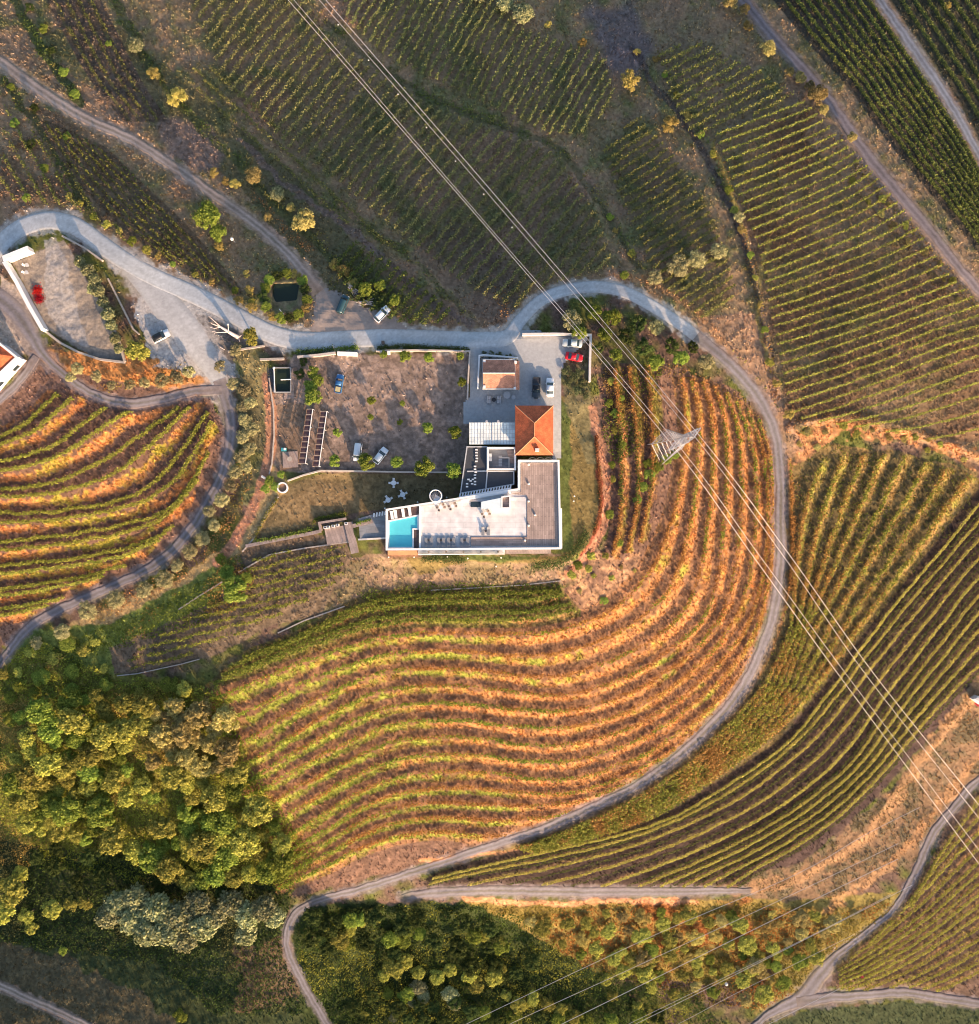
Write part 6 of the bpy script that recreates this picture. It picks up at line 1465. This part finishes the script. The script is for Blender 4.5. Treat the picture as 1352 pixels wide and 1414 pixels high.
# true vertical tower: recentre so that base and top share x, y
cxm, cym = (bx + topc[0]) / 2 * 1.0, (by + topc[1]) / 2
e.location = (cxm, cym, bz)
m = MB(); mb = MB()
def cor(z, i):
    s = 2.3 * (1 - min(z / (Hh * .75), 1)) + .75; a, b = ((1, 1), (1, -1), (-1, -1), (-1, 1))[i]
    v = ad * s * a + ld * s * b; return (v[0], v[1], z)
lv = [0, 3.6, 7, 10, 12.8, 15.4, 17.8, 20, 22, 24, 26, Hh - 1]
for i in range(4):
    L_ = MB()
    for a, b in zip(lv[:-1], lv[1:]): L_.tube(cor(a, i), cor(b, i), .10, 5)
    L_.tube(cor(lv[-1], i), (0, 0, Hh + 1), .1, 5)
    L_.link('leg', 'metal', e)
for a, b in zip(lv[:-1], lv[1:]):
    for i in range(4):
        j = (i + 1) % 4; mb.tube(cor(a, i), cor(b, j), .045, 4); mb.tube(cor(a, j), cor(b, i), .045, 4); mb.tube(cor(b, i), cor(b, j), .045, 4)
mb.link('bracing', 'metal', e)
ARM = [(Hh - 1, 3.2), (Hh - 5, 3.6), (Hh - 9, 3.2)]
for z, ln in ARM:
    for sgn in (-1, 1):
        am = MB(); tip = ad * ln * sgn; r0 = ad * .7 * sgn
        for s in (-.7, .7):
            o_ = ld * s; am.tube((r0[0] + o_[0], r0[1] + o_[1], z), (tip[0], tip[1], z), .1, 5)
            am.tube((r0[0] + o_[0], r0[1] + o_[1], z + 1.0), (tip[0], tip[1], z + .1), .08, 5)
        for k in range(1, 7):
            t = k / 7; q = r0 * (1 - t) + tip * t; w = .7 * (1 - t)
            am.tube((q[0] + ld[0] * w, q[1] + ld[1] * w, z), (q[0] - ld[0] * w, q[1] - ld[1] * w, z), .06, 4)
            am.tube((q[0] + ld[0] * w, q[1] + ld[1] * w, z), (q[0], q[1], z + 1 - t), .05, 4)
        a_ = am.link('crossarm', 'metal', e)
        MB().tube((tip[0], tip[1], z), (tip[0], tip[1], z - 1.2), .12, 6).link('insulator', mat_plain('insulator_glass', (.30,.36,.34), .3), a_)
def cable(pts, r, label, grp, sag=0):
    P = []
    for (x, y, z) in pts: P.append((*W2(x, y, z), z))
    P = np.array(P); org = P[0].copy(); c = catmull(P, 4)
    m = MB()
    c = c - org
    for a, b in zip(c[:-1], c[1:]): m.tube(a, b, r, 5)
    o = m.link('power_cable', 'wire'); o.location = org; tag(o, label, 'power cable', grp); return o
def ext2(pts, n=150):
    a = np.array(pts, float); d = a[0] - a[1]; d /= np.hypot(d[0], d[1]); d2 = a[-1] - a[-2]; d2 /= np.hypot(d2[0], d2[1])
    return [tuple(a[0] + d * n)] + [tuple(p) for p in a] + [tuple(a[-1] + d2 * n)]
cable(ext2([(398,0,13),(660,300,10.5),(919,603,14),(1040,768,7),(1159,933,0),(1352,1193,-6)]), .05, 'outermost left high voltage cable over the vineyard', 'high voltage cables')
cable(ext2([(406,0,17),(664,300,14),(923,598,18),(1048,766,10),(1170,933,3),(1352,1174,-3)]), .038, 'second high voltage cable from the left over the vineyard', 'high voltage cables')
cable(ext2([(441,0,17),(702,300,14),(957,600,18),(1082,768,10),(1196,932,3),(1352,1130,-3)]), .038, 'second high voltage cable from the right over the vineyard', 'high voltage cables')
cable(ext2([(450,0,13),(710,300,10.5),(963,598,14),(1090,766,7),(1208,932,0),(1352,1112,-6)]), .05, 'outermost right high voltage cable over the vineyard', 'high voltage cables')
for i, (x, y) in enumerate([(467,34),(509,83),(549.6,130),(589,176),(629,222.5),(668,268),(707,314)]):
    z = 16.6 - abs(y) / 120.; p = W2(x, y, z); o = MB().ball((0, 0, 0), .15).link('marker_ball', 'lamp'); o.location = (*p, z)
    tag(o, 'small pale marker ball on the right hand cables, %s from the top' % ordinal(i + 1), 'marker ball', 'cable marker balls')
low = [([(640,1416),(900,1293),(1096,1209),(1194,1153),(1270,1115)], .045), ([(700,1416),(875,1336),(1090,1237),(1240,1165)], .045), ([(768,1418),(880,1363),(1117,1246),(1240,1186)], .06), ([(860,1418),(1000,1350),(1124,1290),(1230,1235)], .035), ([(878,1414),(1003,1352),(1140,1283),(1260,1222)], .045), ([(925,1420),(1010,1375),(1076,1342),(1180,1290)], .035), ([(1050,1420),(1100,1395),(1160,1365)], .045)]
for i, (p, r) in enumerate(low):
    cable([(x, y, -14 - .5 * i) for x, y in [(p[0][0] - 120, p[0][1] + 58)] + p], r, 'thin low voltage wire over the lower wood, %s from the top left' % ordinal(i + 1), 'low voltage wires')
o = MB().ball((0, 0, 0), .42, 14, 8).link('marker_ball', 'lamp'); o.location = (*W2(1003, 1359, -15), -15); tag(o, 'white marker ball on a low voltage wire above the scrub bank', 'marker ball')
# wires end on two plain poles
for i, (x, y) in enumerate([(1255, 1212)]):
    pass
# red marker in the lower right rows
o = MB().box((0, 0, .5), (.6, .6, .9)).link('red_crate', 'red'); o.location = g1(1189, 1347); tag(o, 'small red crate between the lower right vine rows', 'crate')

# ------------------------------------------------------------------ light, camera
w = bpy.data.worlds.new('World'); scene.world = w; w.use_nodes = True; nt = w.node_tree; nt.nodes.clear()
SUN_EL = 16.5; sx, sy = .47, -.88
az = math.atan2(sx, sy)    # Blender sky: rotation measured from +Y clockwise
sky = nt.nodes.new('ShaderNodeTexSky'); sky.sky_type = 'NISHITA'; sky.sun_disc = False; sky.sun_elevation = R(SUN_EL); sky.sun_rotation = az; sky.air_density = 1.0; sky.dust_density = 4.0; sky.ozone_density = 2.0
bg = nt.nodes.new('ShaderNodeBackground'); bg.inputs[1].default_value = .15; wo = nt.nodes.new('ShaderNodeOutputWorld'); nt.links.new(sky.outputs[0], bg.inputs[0]); nt.links.new(bg.outputs[0], wo.inputs[0])
sd = bpy.data.lights.new('sun', 'SUN'); sd.energy = 5.0; sd.angle = R(.6); sd.color = (1.0, .66, .40); so = bpy.data.objects.new('sun', sd); COL.objects.link(so)
from mathutils import Vector
dirv = Vector((sx * math.cos(R(SUN_EL)), sy * math.cos(R(SUN_EL)), math.sin(R(SUN_EL)) * math.hypot(sx, sy)))
so.rotation_euler = dirv.to_track_quat('Z', 'Y').to_euler(); so.location = (60, -110, 60)
cam = bpy.data.cameras.new('camera'); co = bpy.data.objects.new('camera', cam); COL.objects.link(co); co.location = (0, 0, HC); co.rotation_euler = (0, 0, 0)
cam.sensor_fit = 'VERTICAL'; cam.sensor_height = 24; cam.lens = 24 * HC / (1414 * S); cam.clip_end = 3000; cam.clip_start = 1
scene.camera = co
scene.view_settings.view_transform = 'Standard'; scene.view_settings.look = 'None'; scene.view_settings.exposure = 1.0; scene.view_settings.gamma = 1
scene.cycles.filter_width = 1.05; scene.cycles.max_bounces = 5; scene.cycles.diffuse_bounces = 3
